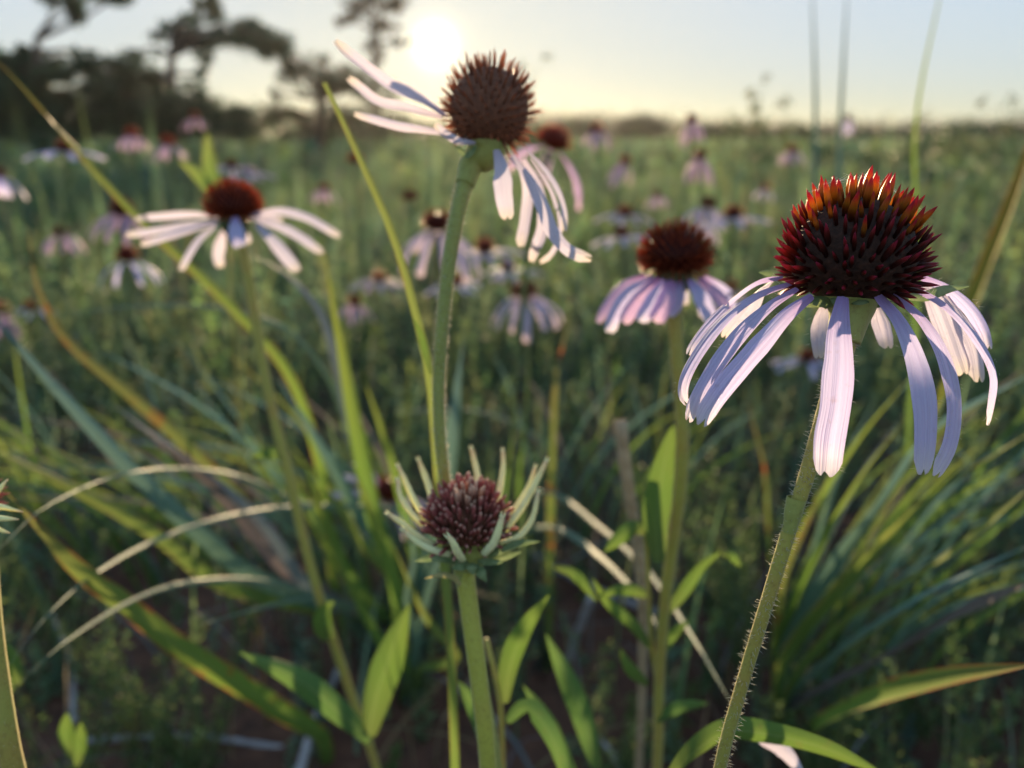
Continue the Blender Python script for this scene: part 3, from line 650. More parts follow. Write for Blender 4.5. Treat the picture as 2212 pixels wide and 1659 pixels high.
hp = [  # points, width, face blend, material, hairs
 ([(590, 602, -3), (470, 625, -3), (330, 722, -3), (205, 850, -3), (140, 945, -2), (117, 992, -2)], 70, .3, 'petal', 16),
 ([(640, 622, 0), (450, 690, 1), (290, 805, 2), (165, 965, 3), (97, 1100, 4), (88, 1180, 4), (124, 1242, 4)], 88, .35, 'petal', 22),
 ([(660, 655, 3), (530, 735, 5), (400, 850, 7), (290, 985, 9), (215, 1100, 10), (150, 1225, 10), (118, 1325, 9)], 92, .45, 'petal', 20),
 ([(735, 690, 6), (620, 775, 8), (500, 905, 11), (395, 1025, 13), (290, 1150, 14), (215, 1260, 14), (175, 1345, 14)], 112, .6, 'petal', 14),
 ([(560, 600, -5), (490, 655, -8), (405, 770, -12), (335, 850, -14), (296, 905, -15)], 150, .3, 'petal_pale', 6),
 ([(800, 715, -6), (770, 790, -10), (758, 880, -13), (768, 1005, -14)], 115, .3, 'petal_pale', 8),
 ([(888, 695, 9), (872, 850, 12), (868, 1040, 14), (850, 1240, 15), (822, 1400, 15), (805, 1600, 14)], 158, .6, 'petal', 10),
 ([(1045, 715, -5), (1075, 800, -9), (1095, 880, -12), (1112, 955, -13)], 105, .3, 'petal_pale', 4),
 ([(1060, 690, 7), (1165, 815, 10), (1245, 990, 12), (1292, 1190, 14), (1300, 1390, 14), (1283, 1590, 13)], 138, .6, 'petal', 14),
 ([(1130, 680, 4), (1265, 785, 6), (1365, 925, 8), (1428, 1090, 9), (1450, 1250, 9), (1425, 1430, 8), (1335, 1598, 7)], 98, .5, 'petal', 34),
 ([(1225, 645, 0), (1390, 735, 1), (1525, 870, 2), (1605, 990, 2), (1640, 1100, 2), (1630, 1220, 2), (1604, 1345, 2)], 100, .55, 'petal', 34),
 ([(1260, 590, -4), (1420, 665, -5), (1530, 765, -6), (1590, 875, -7), (1612, 965, -7)], 85, .4, 'petal', 8),
 ([(1290, 640, -6), (1350, 740, -10), (1410, 890, -13), (1480, 1090, -14)], 135, .5, 'petal_pale', 16),
 ([(1400, 690, -6), (1490, 830, -9), (1540, 960, -11), (1562, 1125, -12)], 120, .2, 'petal_pale', 8)]
for i, (pts, w, f, mt, hr) in enumerate(hp):
    make_petal(hero, FH, D, pts, w*.87, M[mt], ax, f, 40+i, hr, notch=.05, fold=[.08, .22, .15, .28][i % 4], twist=[-.25, .2, .05, -.1, .3][i % 5], wob=.065, ridges=.07)
def leaflet(parent, fr, D, pts, w, mat, name='bract', f=.5, seed=0, fold=.2, prof=None, wob=.08, ny=18):
    fn, s = fr; P = [W(*fn(x, y), D-mm*.001) for x, y, mm in pts]
    prof = prof or (lambda t: max(.06, math.sin(math.pi*min(1, .12+t*.88))**.8))
    mb = MB(); ribbon(mb, P, w*s*D/FX, lambda p: (Vector((0, -.3, 1))*(1-f)-FW*f).normalized(), ny, 6, fold, prof, None, wob, 0, .04, seed)
    return mb.obj(name, mat, parent)
leaflet(hero, FH, D, [(1180, 690, 0), (1290, 690, -2), (1400, 655, -3), (1510, 645, -3)], 62, M['bract'], seed=1)
leaflet(hero, FH, D, [(620, 620, -4), (560, 580, -6), (470, 575, -7)], 60, M['bract'], seed=2)
for k in range(9):
    a = k*.75+.3; leaflet(hero, FH, D, [(900+math.cos(a)*60, 715, math.sin(a)*3), (900+math.cos(a)*150, 715, math.sin(a)*6), (900+math.cos(a)*230, 740+random.uniform(-20, 20), math.sin(a)*8)], 70, M['bract'], seed=k+9)
# spider silk strung over the spines
mb = MB(); rr = random.Random(3); zf = FH[0]
for k in range(34):
    x0 = rr.uniform(700, 1150); x1 = x0+rr.uniform(60, 190); yy = lambda x: 95+((x-945)/330)**2*170+rr.uniform(-14, 26)
    a, b = W(*zf(x0, yy(x0)), D+rr.uniform(-.003, .004)), W(*zf(x1, yy(x1)), D+rr.uniform(-.003, .004))
    tube(mb, [a, a.lerp(b, .5)+Vector((0, 0, -.0002)), b], .000016, 4, 3, False)
tag(mb.obj('spider_silk', M['silk']), 'fine spider silk strung over the tips of the fiery cone', 'cobweb')

# ------------------------------------------------------------------ the tall wind-blown coneflower before the sun
SB = [spindle('spine', M['spine_brown'], .35, 5, .15, b) for b in (.04, .1, -.05)]
FC = frame(780, 0, 720/1757); D = .19
tall, TS = flower_thing(FC, D, [(1022, 340, .19), (1003, 400, .1895), (985, 475, .189), (966, 600, .189), (954, 720, .19), (948, 820, .191), (949, 920, .192), (960, 1030, .194), (985, 1200, .20), (1030, 1420, .21), (1075, 1660, .225)],
    'tall coneflower with brown spined cone and ragged white petals blown aside')
ax = W(*FC[0](985, 880), D); cen = W(*FC[0](1012, 650), D); axis = (cen-ax).normalized()+Vector((0, 0, .3))
make_cone(tall, cen, axis, .0113, .0116, 300, .0048, SB, M['core_brown'], low=2.6, lift=.7, jit=.09, seed=31, core_k=.85, dn=1.0)
mb = MB(); tube(mb, [cen-axis.normalized()*.004, ax+Vector((0, 0, -.0015)), TS[0]+Vector((0, 0, -.001)), TS[1]], [.0050, .0048, .0031, .0024], 18, 16); mb.obj('receptacle', M['stem_green'], tall)
TL = sum((b-a).length for a, b in zip(TS, TS[1:])); TV = sum((b-a).length for a, b in zip(TS[:9], TS[1:9]))
SR = lambda t, n=TL: .0013+.0010*math.exp(-t*n/.030)
mb = MB(); tube(mb, TS, SR, 100, 12, lump=.01); ts = mb.obj('stem', M['stem_green'], tall)
h = MB(); hairs_on(h, TS[:9], lambda t: SR(t, TV), 3600, .0009, .00004, 6, 100); h.obj('stem_hairs', M['hair'], ts, 'stuff')
tp = [
 ([(760, 700, 0), (600, 590, -1), (430, 512, -1), (255, 385, 0), (140, 295, 0), (84, 232, 0)], 105, .5, 'petal_pale', 20),
 ([(745, 680, -5), (620, 600, -8), (510, 530, -9), (425, 488, -10)], 85, .5, 'petal_pale', 4),
 ([(730, 700, -3), (520, 640, -4), (340, 600, -5), (240, 525, -5), (160, 458, -5)], 90, .5, 'petal_pale', 14),
 ([(800, 800, 2), (620, 768, 3), (450, 742, 3), (300, 700, 3), (195, 672, 3)], 80, .55, 'petal_pale', 26),
 ([(930, 850, 7), (820, 832, 9), (745, 792, 10), (682, 738, 10)], 70, .5, 'petal_pale', 6),
 ([(1055, 890, 8), (1088, 1010, 11), (1098, 1150, 13), (1112, 1250, 13), (1122, 1315, 13)], 125, .6, 'petal_pale', 4),
 ([(1150, 930, 5), (1255, 1070, 8), (1340, 1240, 10), (1395, 1380, 11), (1490, 1490, 11), (1632, 1548, 10)], 105, .5, 'petal_pale', 8),
 ([(1235, 890, 0), (1345, 1000, 1), (1425, 1120, 2), (1465, 1260, 2), (1458, 1390, 2)], 85, .3, 'petal_pale', 4),
 ([(1190, 960, -5), (1245, 1120, -8), (1235, 1290, -9), (1200, 1480, -9)], 110, .5, 'petal_pale', 2),
 ([(1220, 950, -5), (1315, 1130, -8), (1335, 1350, -9), (1255, 1572, -9)], 105, .5, 'petal_pale', 2),
 ([(1260, 940, -4), (1390, 1150, -6), (1440, 1380, -7), (1380, 1520, -7), (1300, 1570, -7)], 60, .3, 'petal_pale', 2)]
for i, (pts, w, f, mt, hr) in enumerate(tp):
    make_petal(tall, FC, D, pts, w*(.68 if i < 5 else .82), M[mt], ax, f, 70+i, hr, notch=.05, wob=.08, fold=.28 if i < 5 else .15)
leaflet(tall, FC, D, [(930, 870, 4), (880, 920, 5), (850, 900, 5), (800, 860, 5)], 40, M['bract'], seed=3)
FS = frame(0, 0, 2500/2212)
leaflet(tall, FS, .187, [(931, 808, 0), (921, 770, 1), (908, 720, 2), (893, 688, 3)], 15, M['leaf'], 'stem_leaf', .7, 8)

# ------------------------------------------------------------------ the opening bud with cream rays
FBt = [spindle('floret', M['floret'],   .5, 6, .15, b, True) for b in (.05, .12, -.05)]
FB = frame(900, 1050, 500/1843); D = .185
bud, BS = flower_thing(FB, D, [(1003, 1225, .185), (1008, 1270, .1848), (1020, 1360, .184), (1036, 1480, .184), (1055, 1660, .186)],
    'young coneflower with maroon dome and short cream rays curling upward', name='coneflower')
cen = W(*FB[0](888, 850), D); ax = W(*FB[0](900, 1130), D)
make_cone(bud, cen, (0, -.22, 1), .0088, .0080, 290, .0062, FBt, M['core_brown'], 'floret', 2.1, 1.5, .13, 41, .80)
pal = spindle('floret', M['floret_pale'], .5, 6, .155, .05, True); cone_o = [c for c in bud.children if c.name.startswith('cone')][0]
for c in cone_o.children:
    if c.location.z > .0052: c.data = pal
mb = MB(); tube(mb, [cen+Vector((0, 0, -.003)), ax, BS[0]+Vector((0, 0, -.001)), BS[1]], [.0075, .0050, .0027, .0022], 16, 16); mb.obj('receptacle', M['stem_green'], bud)
SR = [.0023, .0021, .0020, .0020, .0020, .0020, .0019]
mb = MB(); tube(mb, BS, SR, 70, 12, lump=.012); bs = mb.obj('stem', M['stem_yellow'], bud)
h = MB(); hairs_on(h, BS[:5], SR, 1300, .0006, .00004, 8, 70); h.obj('stem_hairs', M['hair'], bs, 'stuff')
br = [([(540, 850, -1), (400, 610, -2), (320, 440, -3), (262, 318, -3)], 62), ([(540, 900, 0), (385, 745, 0), (292, 610, 0), (255, 440, 0)], 58), ([(610, 760, -6), (545, 520, -8), (490, 370, -9), (447, 262, -9)], 68),
      ([(740, 720, -8), (690, 480, -10), (676, 290, -11), (697, 152, -11)], 62), ([(970, 720, -9), (982, 440, -11), (955, 290, -12), (922, 160, -12)], 66), ([(1140, 740, -8), (1195, 460, -10), (1212, 300, -11), (1206, 178, -11)], 62),
      ([(1230, 830, -3), (1370, 635, -5), (1450, 490, -6), (1502, 325, -6)], 60), ([(1225, 910, 0), (1385, 690, -1), (1490, 500, -1), (1605, 268, -1)], 66), ([(1180, 1030, 2), (1360, 950, 2), (1470, 800, 2), (1530, 550, 2)], 58),
      ([(1030, 1120, 7), (1120, 1020, 9), (1168, 900, 10), (1205, 770, 10)], 74), ([(850, 1175, 8), (795, 1090, 11), (755, 1005, 12), (708, 950, 12)], 70), ([(740, 1120, 5), (570, 1075, 6), (430, 1000, 6), (305, 895, 6)], 66), ([(600, 1040, 3), (450, 960, 3), (320, 855, 3), (170, 750, 3)], 62)]
for i, (pts, w) in enumerate(br):
    fn, s = FB; P = [W(*fn(x, y), D-mm*.001) for x, y, mm in pts]; wm = w*s*D/FX*.5
    mb = MB(); tube(mb, P, [wm*.9, wm, wm*1.02, wm*.95, wm*.8, wm*.55], 22, 8, True, .55, FW, .05, i)
    o = mb.obj('ray_floret', M['ray'], bud)
    h = MB(); hairs_on(h, P, [wm*.9]*4, 60, .0005, .00003, i); h.obj('ray_hairs', M['hair'], o, 'stuff')
    e = P[-1]; T = (P[-1]-P[-2]).normalized(); S = T.cross(FW).normalized(); mb = MB()
    for sg in (-1, 1): tube(mb, [e+S*sg*wm*.3-T*wm*.6, e+S*sg*wm*.45+T*wm*.9], [wm*.38, wm*.12], 3, 5)
    mb.obj('ray_tip', M['ray'], o)
for i, (pts, w, mt) in enumerate([([(1080, 1140, 3), (1180, 1085, 4), (1330, 1020, 4), (1545, 1002, 4)], 75, 'bract'), ([(1080, 1160, 2), (1200, 1140, 2), (1380, 1092, 2)], 70, 'bract'), ([(840, 1190, 4), (720, 1150, 5), (590, 1140, 6), (410, 1180, 6)], 95, 'bract'),
        ([(830, 1400, 6), (770, 1330, 7), (660, 1300, 8), (500, 1335, 8)], 52, 'bract_yellow'), ([(960, 1210, 6), (1010, 1280, 8), (1060, 1370, 8)], 90, 'bract'), ([(900, 1190, 6), (830, 1210, 8), (760, 1250, 9)], 110, 'bract'),
        ([(980, 1180, 5), (1090, 1180, 6), (1210, 1190, 6)], 70, 'bract'), ([(920, 1180, -4), (800, 1160, -6), (690, 1190, -8)], 80, 'bract'), ([(940, 1190, 7), (930, 1240, 9), (940, 1300, 9)], 110, 'bract')]):
    leaflet(bud, FB, D, pts, w, M[mt], seed=60+i)

# ------------------------------------------------------------------ two middle coneflowers
def spiky(name, mat, rx, rz, n, sl, seed, sides=5, low=2.1, lift=.3, wid=.17):
    """a whole spined cone in one mesh, for cones too soft to tell the scales apart"""
    rr = random.Random(seed); mb = MB()
    nv, nu = 9, 14; v = []; uv = []; f = []
    for j in range(nv+1):
        th = math.pi*j/nv
        for i in range(nu):
            a = 2*math.pi*i/nu; z = math.cos(th); v.append(Vector((math.sin(th)*math.cos(a)*rx*.8, math.sin(th)*math.sin(a)*rx*.8, (z if z > 0 else .75*z)*rz*.8))); uv.append((0, .1))
    for j in range(nv):
        for i in range(nu):
            a = j*nu+i; b = j*nu+(i+1) % nu; f.append((a, a+nu, b+nu, b))
    mb.add(v, f, uv)
    for x, y, z in dome(n, low):
        p = Vector((x*rx, y*rx, (z if z > 0 else z*.75)*rz))*.75
        d = (Vector((x/rx, y/rx, z/rz)).normalized()+Vector((rr.gauss(0, .1), rr.gauss(0, .1), lift+rr.gauss(0, .1)))).normalized(); l = sl*rr.uniform(.8, 1.15)
        s = d.orthogonal().normalized(); b = d.cross(s); w = l*wid*.5; ring = []
        for t, k in ((0, .6), (.45, 1), (.8, .6)): ring += [p+d*l*t+(s*math.cos(6.283*i/sides)+b*math.sin(6.283*i/sides))*w*k for i in range(sides)]
        fs = [(j*sides+i, j*sides+(i+1) % sides, (j+1)*sides+(i+1) % sides, (j+1)*sides+i) for j in range(2) for i in range(sides)]
        fs += [(2*sides+i, 2*sides+(i+1) % sides, 3*sides) for i in range(sides)]
        mb.add(ring+[p+d*l], fs, [(0, .15)]*sides+[(0, .5)]*sides+[(0, .8)]*sides+[(0, 1)])
    return mb.mesh(name, mat)
def put(name, me, parent, loc, axis=(0, 0, 1), scale=1):
    o = bpy.data.objects.new(name, me); col.objects.link(o); o.parent = parent; o.location = Vector(loc)-world_loc(parent)
    o.rotation_mode = 'QUATERNION'; o.rotation_quaternion = Vector(axis).normalized().to_track_quat('Z', 'Y'); o.scale = (scale,)*3; return o
D = .258; FM = FS
mid, MS = flower_thing(FM, D, [(1456, 640, D), (1462, 760, D), (1473, 880, .26), (1474, 1000, .262), (1462, 1120, .266), (1440, 1270, .272), (1425, 1450, .285), (1420, 1650, .30)],
    'coneflower with rusty red cone and drooping pink lavender petals')
cen = W(1457, 552, D); ax = W(1457, 610, D)
put('cone', spiky('cone', M['core_red'], .0118, .0108, 320, .0048, 3, low=2.5), mid, cen, (.0, .0, 1))
mb = MB(); tube(mb, [cen+Vector((0, 0, -.005)), ax+Vector((0, 0, -.001)), MS[0]], [.0065, .006, .0026], 10, 12); mb.obj('receptacle', M['receptacle'], mid)
mb = MB(); tube(mb, MS, [.0024, .0021, .002, .002, .002], 60, 10, lump=.01); ms = mb.obj('stem', M['stem'], mid)
h = MB(); hairs_on(h, MS[:6], [.0022, .002, .002], 1100, .0010, .00005, 9, 60); h.obj('stem_hairs', M['hair'], ms, 'stuff')
for i, (pts, w, f, mt) in enumerate([
    ([(1395, 592, 0), (1345, 615, 0), (1310, 655, 0), (1290, 700, 0)], 42, .3, 'petal_pink'), ([(1410, 597, 4), (1360, 630, 6), (1328, 675, 8), (1316, 722, 8)], 38, .5, 'petal_pink'), ([(1420, 600, 6), (1385, 640, 9), (1360, 675, 11), (1345, 700, 12)], 38, .6, 'petal_pink'),
    ([(1435, 604, 8), (1412, 645, 12), (1395, 675, 14), (1382, 697, 15)], 40, .6, 'petal_pink'), ([(1452, 606, 9), (1440, 645, 13), (1428, 672, 15), (1412, 696, 16)], 46, .6, 'petal_pink'), ([(1470, 606, 5), (1466, 640, 6), (1456, 665, 6), (1440, 680, 6)], 34, .5, 'petal_pink'),
    ([(1470, 610, -6), (1478, 635, -10), (1480, 660, -11)], 26, .3, 'petal_pale'), ([(1490, 604, 8), (1515, 640, 12), (1530, 670, 14), (1540, 700, 15)], 42, .6, 'petal_pink'), ([(1510, 600, 4), (1545, 630, 6), (1568, 660, 7), (1580, 690, 8)], 42, .5, 'petal_pink'),
    ([(1520, 598, -2), (1560, 625, -3), (1590, 660, -4), (1600, 700, -4)], 44, .4, 'petal_pink'), ([(1500, 608, -6), (1520, 650, -9), (1527, 690, -10)], 40, .4, 'petal_pale')]):
    make_petal(mid, FM, D, pts, w*.86, M['petal' if mt == 'petal_pink' and i % 2 else mt], ax, f, 100+i, 0, nx=6, ny=24)
leaflet(mid, FM, .262, [(1424, 1215, 2), (1418, 1120, 4), (1432, 1020, 6), (1455, 918, 6)], 58, M['leaf'], 'stem_leaf', .8, 5, .12, ny=26, prof=lambda t: max(.05, math.sin(math.pi*min(1, .1+t*.9))**.7))
D = .33; FL = frame(200, 380, 700/2212)
lef, LS = flower_thing(FL, D, [(512, 480, D), (520, 520, D), (540, 620, D), (566, 780, .331), (594, 910, .332), (622, 1020, .333), (652, 1150, .336), (690, 1290, .34), (738, 1440, .35), (812, 1655, .365)],
    'coneflower with flat spread of narrow whitish petals and rusty dome')
cen = W(*FL[0](1165, 380), D); ax = W(*FL[0](1180, 500), D)
put('cone', spiky('cone', M['core_red'], .0118, .0096, 300, .0046, 5, low=2.3), lef, cen, (.05, -.1, 1))
mb = MB(); tube(mb, [cen+Vector((0, 0, -.002)), ax+Vector((0, 0, -.002)), LS[1]], [.0068, .0062, .0022], 10, 12); mb.obj('receptacle', M['receptacle'], lef)
mb = MB(); tube(mb, LS, [.0023, .0021, .002, .0019], 60, 10, lump=.012); mb.obj('stem', M['stem'], lef)
for i, (pts, w, f, mt) in enumerate([
    ([(1080, 475, -2), (850, 455, -3), (600, 470, -4), (395, 485, -4)], 70, .5, 'petal_pale'), ([(1060, 500, 3), (800, 535, 5), (560, 578, 7), (322, 612, 8)], 80, .5, 'petal_pale'), ([(1050, 515, 5), (850, 562, 9), (650, 622, 12), (440, 690, 14)], 80, .5, 'petal_pale'),
    ([(1040, 540, 6), (915, 630, 10), (825, 755, 14), (755, 895, 16)], 85, .5, 'petal_pale'), ([(1100, 560, -5), (1065, 680, -9), (1050, 780, -11), (1072, 870, -12)], 105, .5, 'petal_pale'), ([(1180, 470, 9), (1186, 560, 16), (1200, 640, 22), (1228, 705, 26)], 130, .2, 'petal'),
    ([(1290, 465, 2), (1540, 425, 3), (1750, 480, 4), (1900, 565, 5), (2005, 630, 5)], 95, .5, 'petal_pale'), ([(1330, 490, 4), (1560, 558, 8), (1720, 648, 11), (1866, 760, 12)], 95, .5, 'petal_pale'), ([(1350, 530, 6), (1475, 655, 10), (1570, 770, 13), (1672, 900, 15)], 118, .5, 'petal_pale'),
    ([(1240, 560, -6), (1270, 620, -9), (1290, 680, -10)], 80, .5, 'petal_pale'), ([(1280, 480, -6), (1440, 470, -14), (1560, 500, -20)], 80, .3, 'petal_pale')]):
    make_petal(lef, FL, D, pts, w*.84, M[mt], ax, f, 130+i, 0, nx=6, ny=24, notch=.03)
leaflet(lef, FS, .332, [(616, 990, 1), (585, 978, 2), (540, 985, 3)], 26, M['leaf'], 'stem_leaf', .6, 6)
leaflet(lef, FS, .338, [(712, 1380, 1), (700, 1350, 4), (705, 1315, 6), (722, 1300, 6)], 42, M['leaf'], 'stem_leaf', .8, 7, -.3)
leaflet(lef, FS, .30, [(796, 1590, 0), (815, 1500, 3), (845, 1410, 5), (884, 1305, 6)], 66, M['leaf'], 'stem_leaf', .85, 9, .25, ny=26)
leaflet(lef, FS, .30, [(800, 1600, 0), (740, 1545, 2), (640, 1465, 4), (518, 1408, 4)], 52, M['leaf_dark'], 'stem_leaf', .5, 10, .3, ny=26)

# ------------------------------------------------------------------ coneflowers through the meadow
cones = [spiky('cone', M['core_red'] if k < 3 else M['core_far'], .0122, .0108*(.9+.1*(k % 3)), 110, .0046, 50+k, 4, 2.0, wid=.22) for k in range(4)]
def petal_local(kind, k, mat):
    rr = random.Random(k*17+kind); mb = MB(); r0 = .007; Ln = .042*rr.uniform(.85, 1.15)
    ang = [(.1, -.5), (-.35, -1.25), (-.75, -1.5)][kind]; p = Vector((r0, 0, -.006)); P = [p.copy()]
    for i in range(5):
        a = ang[0]+(ang[1]-ang[0])*i/4; p = p+Vector((math.cos(a), rr.uniform(-.1, .1), math.sin(a)))*Ln/5; P.append(p.copy())
    ribbon(mb, P, .0072*rr.uniform(.8, 1.2), lambda q: Vector((.5, 0, 1)), 9, 3, .15, pprof, None, .1, rr.uniform(-.4, .4), 0, k)
    return mb.mesh('petal', mat)
PM = {(kd, mt): [petal_local(kd, k, M[mt]) for k in range(3)] for kd in range(3) for mt in ('petal', 'petal_far', 'petal_pink', 'petal_dusk')}
def meadow_flower(x, y, w, kind, mt, label, np_=11, tilt=(0, 0), gap=None, seed=0, cm=None, d=None):
    rr = random.Random(seed); d = d or .0265*FX/w; c = W(x, y, d)
    base = Vector((c.x+rr.uniform(-.04, .04), c.y+rr.uniform(-.03, .04), 0))
    t = thing('coneflower', base, label, 'flower', 'coneflowers out in the meadow')
    axv = Vector((tilt[0]+rr.uniform(-.1, .1), tilt[1]+rr.uniform(-.1, .1), 1)).normalized()
    put('cone', cones[seed % 4 if cm is None else cm], t, c, axv)
    q = axv.to_track_quat('Z', 'Y')
    for i in range(np_):
        a = i/np_*6.283+rr.uniform(-.2, .2)
        if gap and gap[0] < a < gap[1]: continue
        o = put('petal', PM[(kind, mt)][rr.randrange(3)], t, c, axv, rr.uniform(.85, 1.1)); o.rotation_quaternion = q @ Quaternion((0, 0, 1), a)
    mb = MB(); j = Vector((rr.uniform(-.02, .02), rr.uniform(-.02, .02), 0))
    tube(mb, [c-axv*.008, c-axv*.03, c.lerp(base, .4)+j, c.lerp(base, .75)+j*.6, base+Vector((0, 0, -.01))], [.0026, .0018, .0017, .0017], 20, 6)
    mb.obj('stem', M['stem_far'], t)
    return t
flowers = [
 (1196, 304, 84, 1, 'petal_pink', 'pink coneflower half hidden behind the brown wind-blown cone', 7, (.3, 0), (2.2, 4.2)),
 (1495, 258, 30, 2, 'petal_dusk', 'dark coned pink flower standing up against the pale sky above the woods', 10, (0, 0), None),
 (1512, 335, 33, 2, 'petal_dusk', 'reddish pink coneflower just under the one on the skyline', 10, (0, 0), None),
 (1832, 256, 20, 2, 'petal', 'tiny coneflower silhouetted on the sky beside two tall pale stalks', 6, (0, 0), None),
 (1350, 347, 30, 2, 'petal_dusk', 'dim pink coneflower leaning beside the hanging white petals', 9, (.2, 0), None), (1290, 278, 30, 1, 'petal_dusk', 'faint pink coneflower at the foot of the dark rounded shrub', 9, (0, 0), None), (1712, 322, 26, 1, 'petal_dusk', 'faint pink coneflower on the horizon left of the two tall pale stalks', 9, (0, 0), None),
 (1530, 440, 42, 1, 'petal_far', 'coneflower in the group of three above the rusty red cone, its back one', 10, (0, 0), None),
 (1583, 462, 46, 0, 'petal_far', 'coneflower with black brown dome, widest of the three above the rusty red cone', 12, (0, 0), None),
 (1515, 474, 36, 1, 'petal_far', 'coneflower peeping over the rusty red cone with dark top', 10, (0, 0), None),
 (1350, 458, 36, 0, 'petal_far', 'upper of two flat pale coneflowers beside the hanging white petals', 11, (0, 0), None),
 (1343, 503, 42, 0, 'petal_far', 'lower of two flat pale coneflowers beside the hanging white petals', 12, (0, 0), None),
 (945, 482, 74, 1, 'petal_far', 'pale pink coneflower with tall brown cone behind the thick hairy stem', 11, (0, 0), None),
 (1048, 535, 50, 0, 'petal_far', 'pale flat coneflower right of the thick hairy stem', 12, (0, 0), None),
 (1098, 575, 40, 0, 'petal_far', 'small pale coneflower just below the flat one by the hairy stem', 12, (0, 0), None),
 (1132, 628, 66, 1, 'petal_far', 'coneflower with orange brown dome and pale drooping petals beside the hairy stem', 11, (0, -.15), None),
 (820, 600, 38, 0, 'petal_dusk', 'pink coneflower low in the grass left of the hairy stem', 11, (0, 0), None),
 (985, 608, 36, 0, 'petal', 'lavender coneflower right behind the thick hairy stem, mostly hidden', 11, (0, 0), None), (766, 652, 36, 1, 'petal_dusk', 'pinkish coneflower low beside the leaning yellow green blade', 9, (0, 0), None),
 (886, 425, 42, 2, 'petal_dusk', 'bare reddish cone between the leaning blade and the hairy stem', 0, (0, 0), None),
 (766, 345, 36, 2, 'petal_dusk', 'bare dim cone near the foot of the brownish tree', 0, (0, 0), None),
 (275, 552, 54, 1, 'petal', 'coneflower with orange dome and two wings of lavender petals', 8, (0, 0), (3.8, 5.6)),
 (262, 452, 52, 1, 'petal_dusk', 'pinkish coneflower behind the long leaning blade', 10, (.2, 0), None),
 (130, 500, 36, 1, 'petal_dusk', 'small pinkish coneflower out left of the lavender winged one', 10, (0, 0), None),
 (140, 318, 44, 0, 'petal', 'lavender coneflower with petals spread flat under the dark oak', 9, (.1, 0), None),
 (285, 287, 32, 1, 'petal_dusk', 'faint pink coneflower under the oak, first of two side by side', 8, (0, 0), None), (362, 306, 32, 1, 'petal_dusk', 'faint pink coneflower under the oak next to the forked yellow shoot', 8, (0, 0), None),
 (500, 355, 34, 0, 'petal_far', 'pale coneflower behind the rusty dome, first of a close pair', 11, (0, 0), None),
 (537, 370, 30, 0, 'petal_far', 'pale coneflower behind the rusty dome, lower of a close pair', 11, (0, 0), None),
 (8, 668, 40, 2, 'petal_dusk', 'pink coneflower with hanging petals at the tip of the teal blade', 9, (.3, 0), None), (66, 664, 34, 0, 'petal', 'small lavender coneflower between the teal and the rusty blade', 9, (0, 0), None), (-8, 372, 40, 1, 'petal', 'lavender coneflower cut off by the picture edge under the oak', 9, (0, 0), None),
 (1578, 622, 40, 1, 'petal_dusk', 'dim pink coneflower tucked between the rusty cone and the big lavender petals', 9, (0, 0), None), (1745, 770, 44, 0, 'petal', 'low lavender flower in shade behind the big lavender petals', 9, (0, 0), None),
 (840, 1060, 70, 0, 'petal_far', 'withered whitish flower low behind the young maroon bud', 8, (.4, -.2), None),
 (1420, 420, 24, 1, 'petal_dusk', 'tiny pink coneflower far behind the rusty red cone', 8, (0, 0), None), (1655, 405, 22, 1, 'petal_far', 'tiny pale coneflower far off behind the fiery cone', 8, (0, 0), None), (700, 405, 26, 1, 'petal_dusk', 'tiny pink coneflower far off below the brownish tree', 8, (0, 0), None), (420, 250, 24, 1, 'petal_dusk', 'tiny pink coneflower right at the foot of the oak with the level branch', 6, (0, 0), None)]
for i, (x, y, w, kd, mt, lb, n, tl, gp) in enumerate(flowers):
    meadow_flower(x, y, w, kd, mt, lb, n, tl, gp, 200+i)

# ------------------------------------------------------------------ grass plants with single blades
def bprof(t): return .75+.25*min(1, t/.3) if t < .3 else max(.03, 1-((t-.3)/.7)**2.2)
def blade(parent, pts, w, mat, f=.6, seed=0, root=True, fold=.22, name='blade', prof=bprof, wob=.03):
    """pts (x, y, depth) from the root end to the tip; w picture width"""
    P = [W(*p) for p in pts]
    if root:
        r = Vector(parent.location); P = [r+Vector((random.uniform(-.012, .012), random.uniform(-.012, .012), -.004))]+P
    mb = MB(); ribbon(mb, P, px(pts[len(pts)//2][2], w)*.8, lambda p: (-FW*f+Vector((.35, 0, .6))*(1-f)).normalized(), 44, 4, fold, prof, None, wob, .25, 0, seed)
    return mb.obj(name, mat, parent)
def to_ground(x, y): # depth at which this direction meets the soil
    v = FW+RT*((x-CX)/FX)-UP*((y-CY)/FX); return (0.004-H)/v.z
def tuft(x, y, d, label, blades, name='grass_tuft', cat='grass', group=None, soil=True, prof=bprof):
    if soil and y > 1100:
        d0 = to_ground(x, y); t = thing(name, (*W(x, y, d0).xy, 0), label, cat, group); nb = []
        for pts, w, mt in blades:
            n = len(pts); d1 = pts[-1][2]; nb.append(([(px_, py_, d0*.96+(d1-d0*.96)*((i+.6)/(n-.4))**.8) for i, (px_, py_, _) in enumerate(pts)], w, mt))
        blades = nb
    else:
        t = thing(name, ground_point(x, y, d), label, cat, group)
    for i, (pts, w, mt) in enumerate(blades): blade(t, pts, w, M[mt], seed=int(x)+i, prof=prof)
    return t
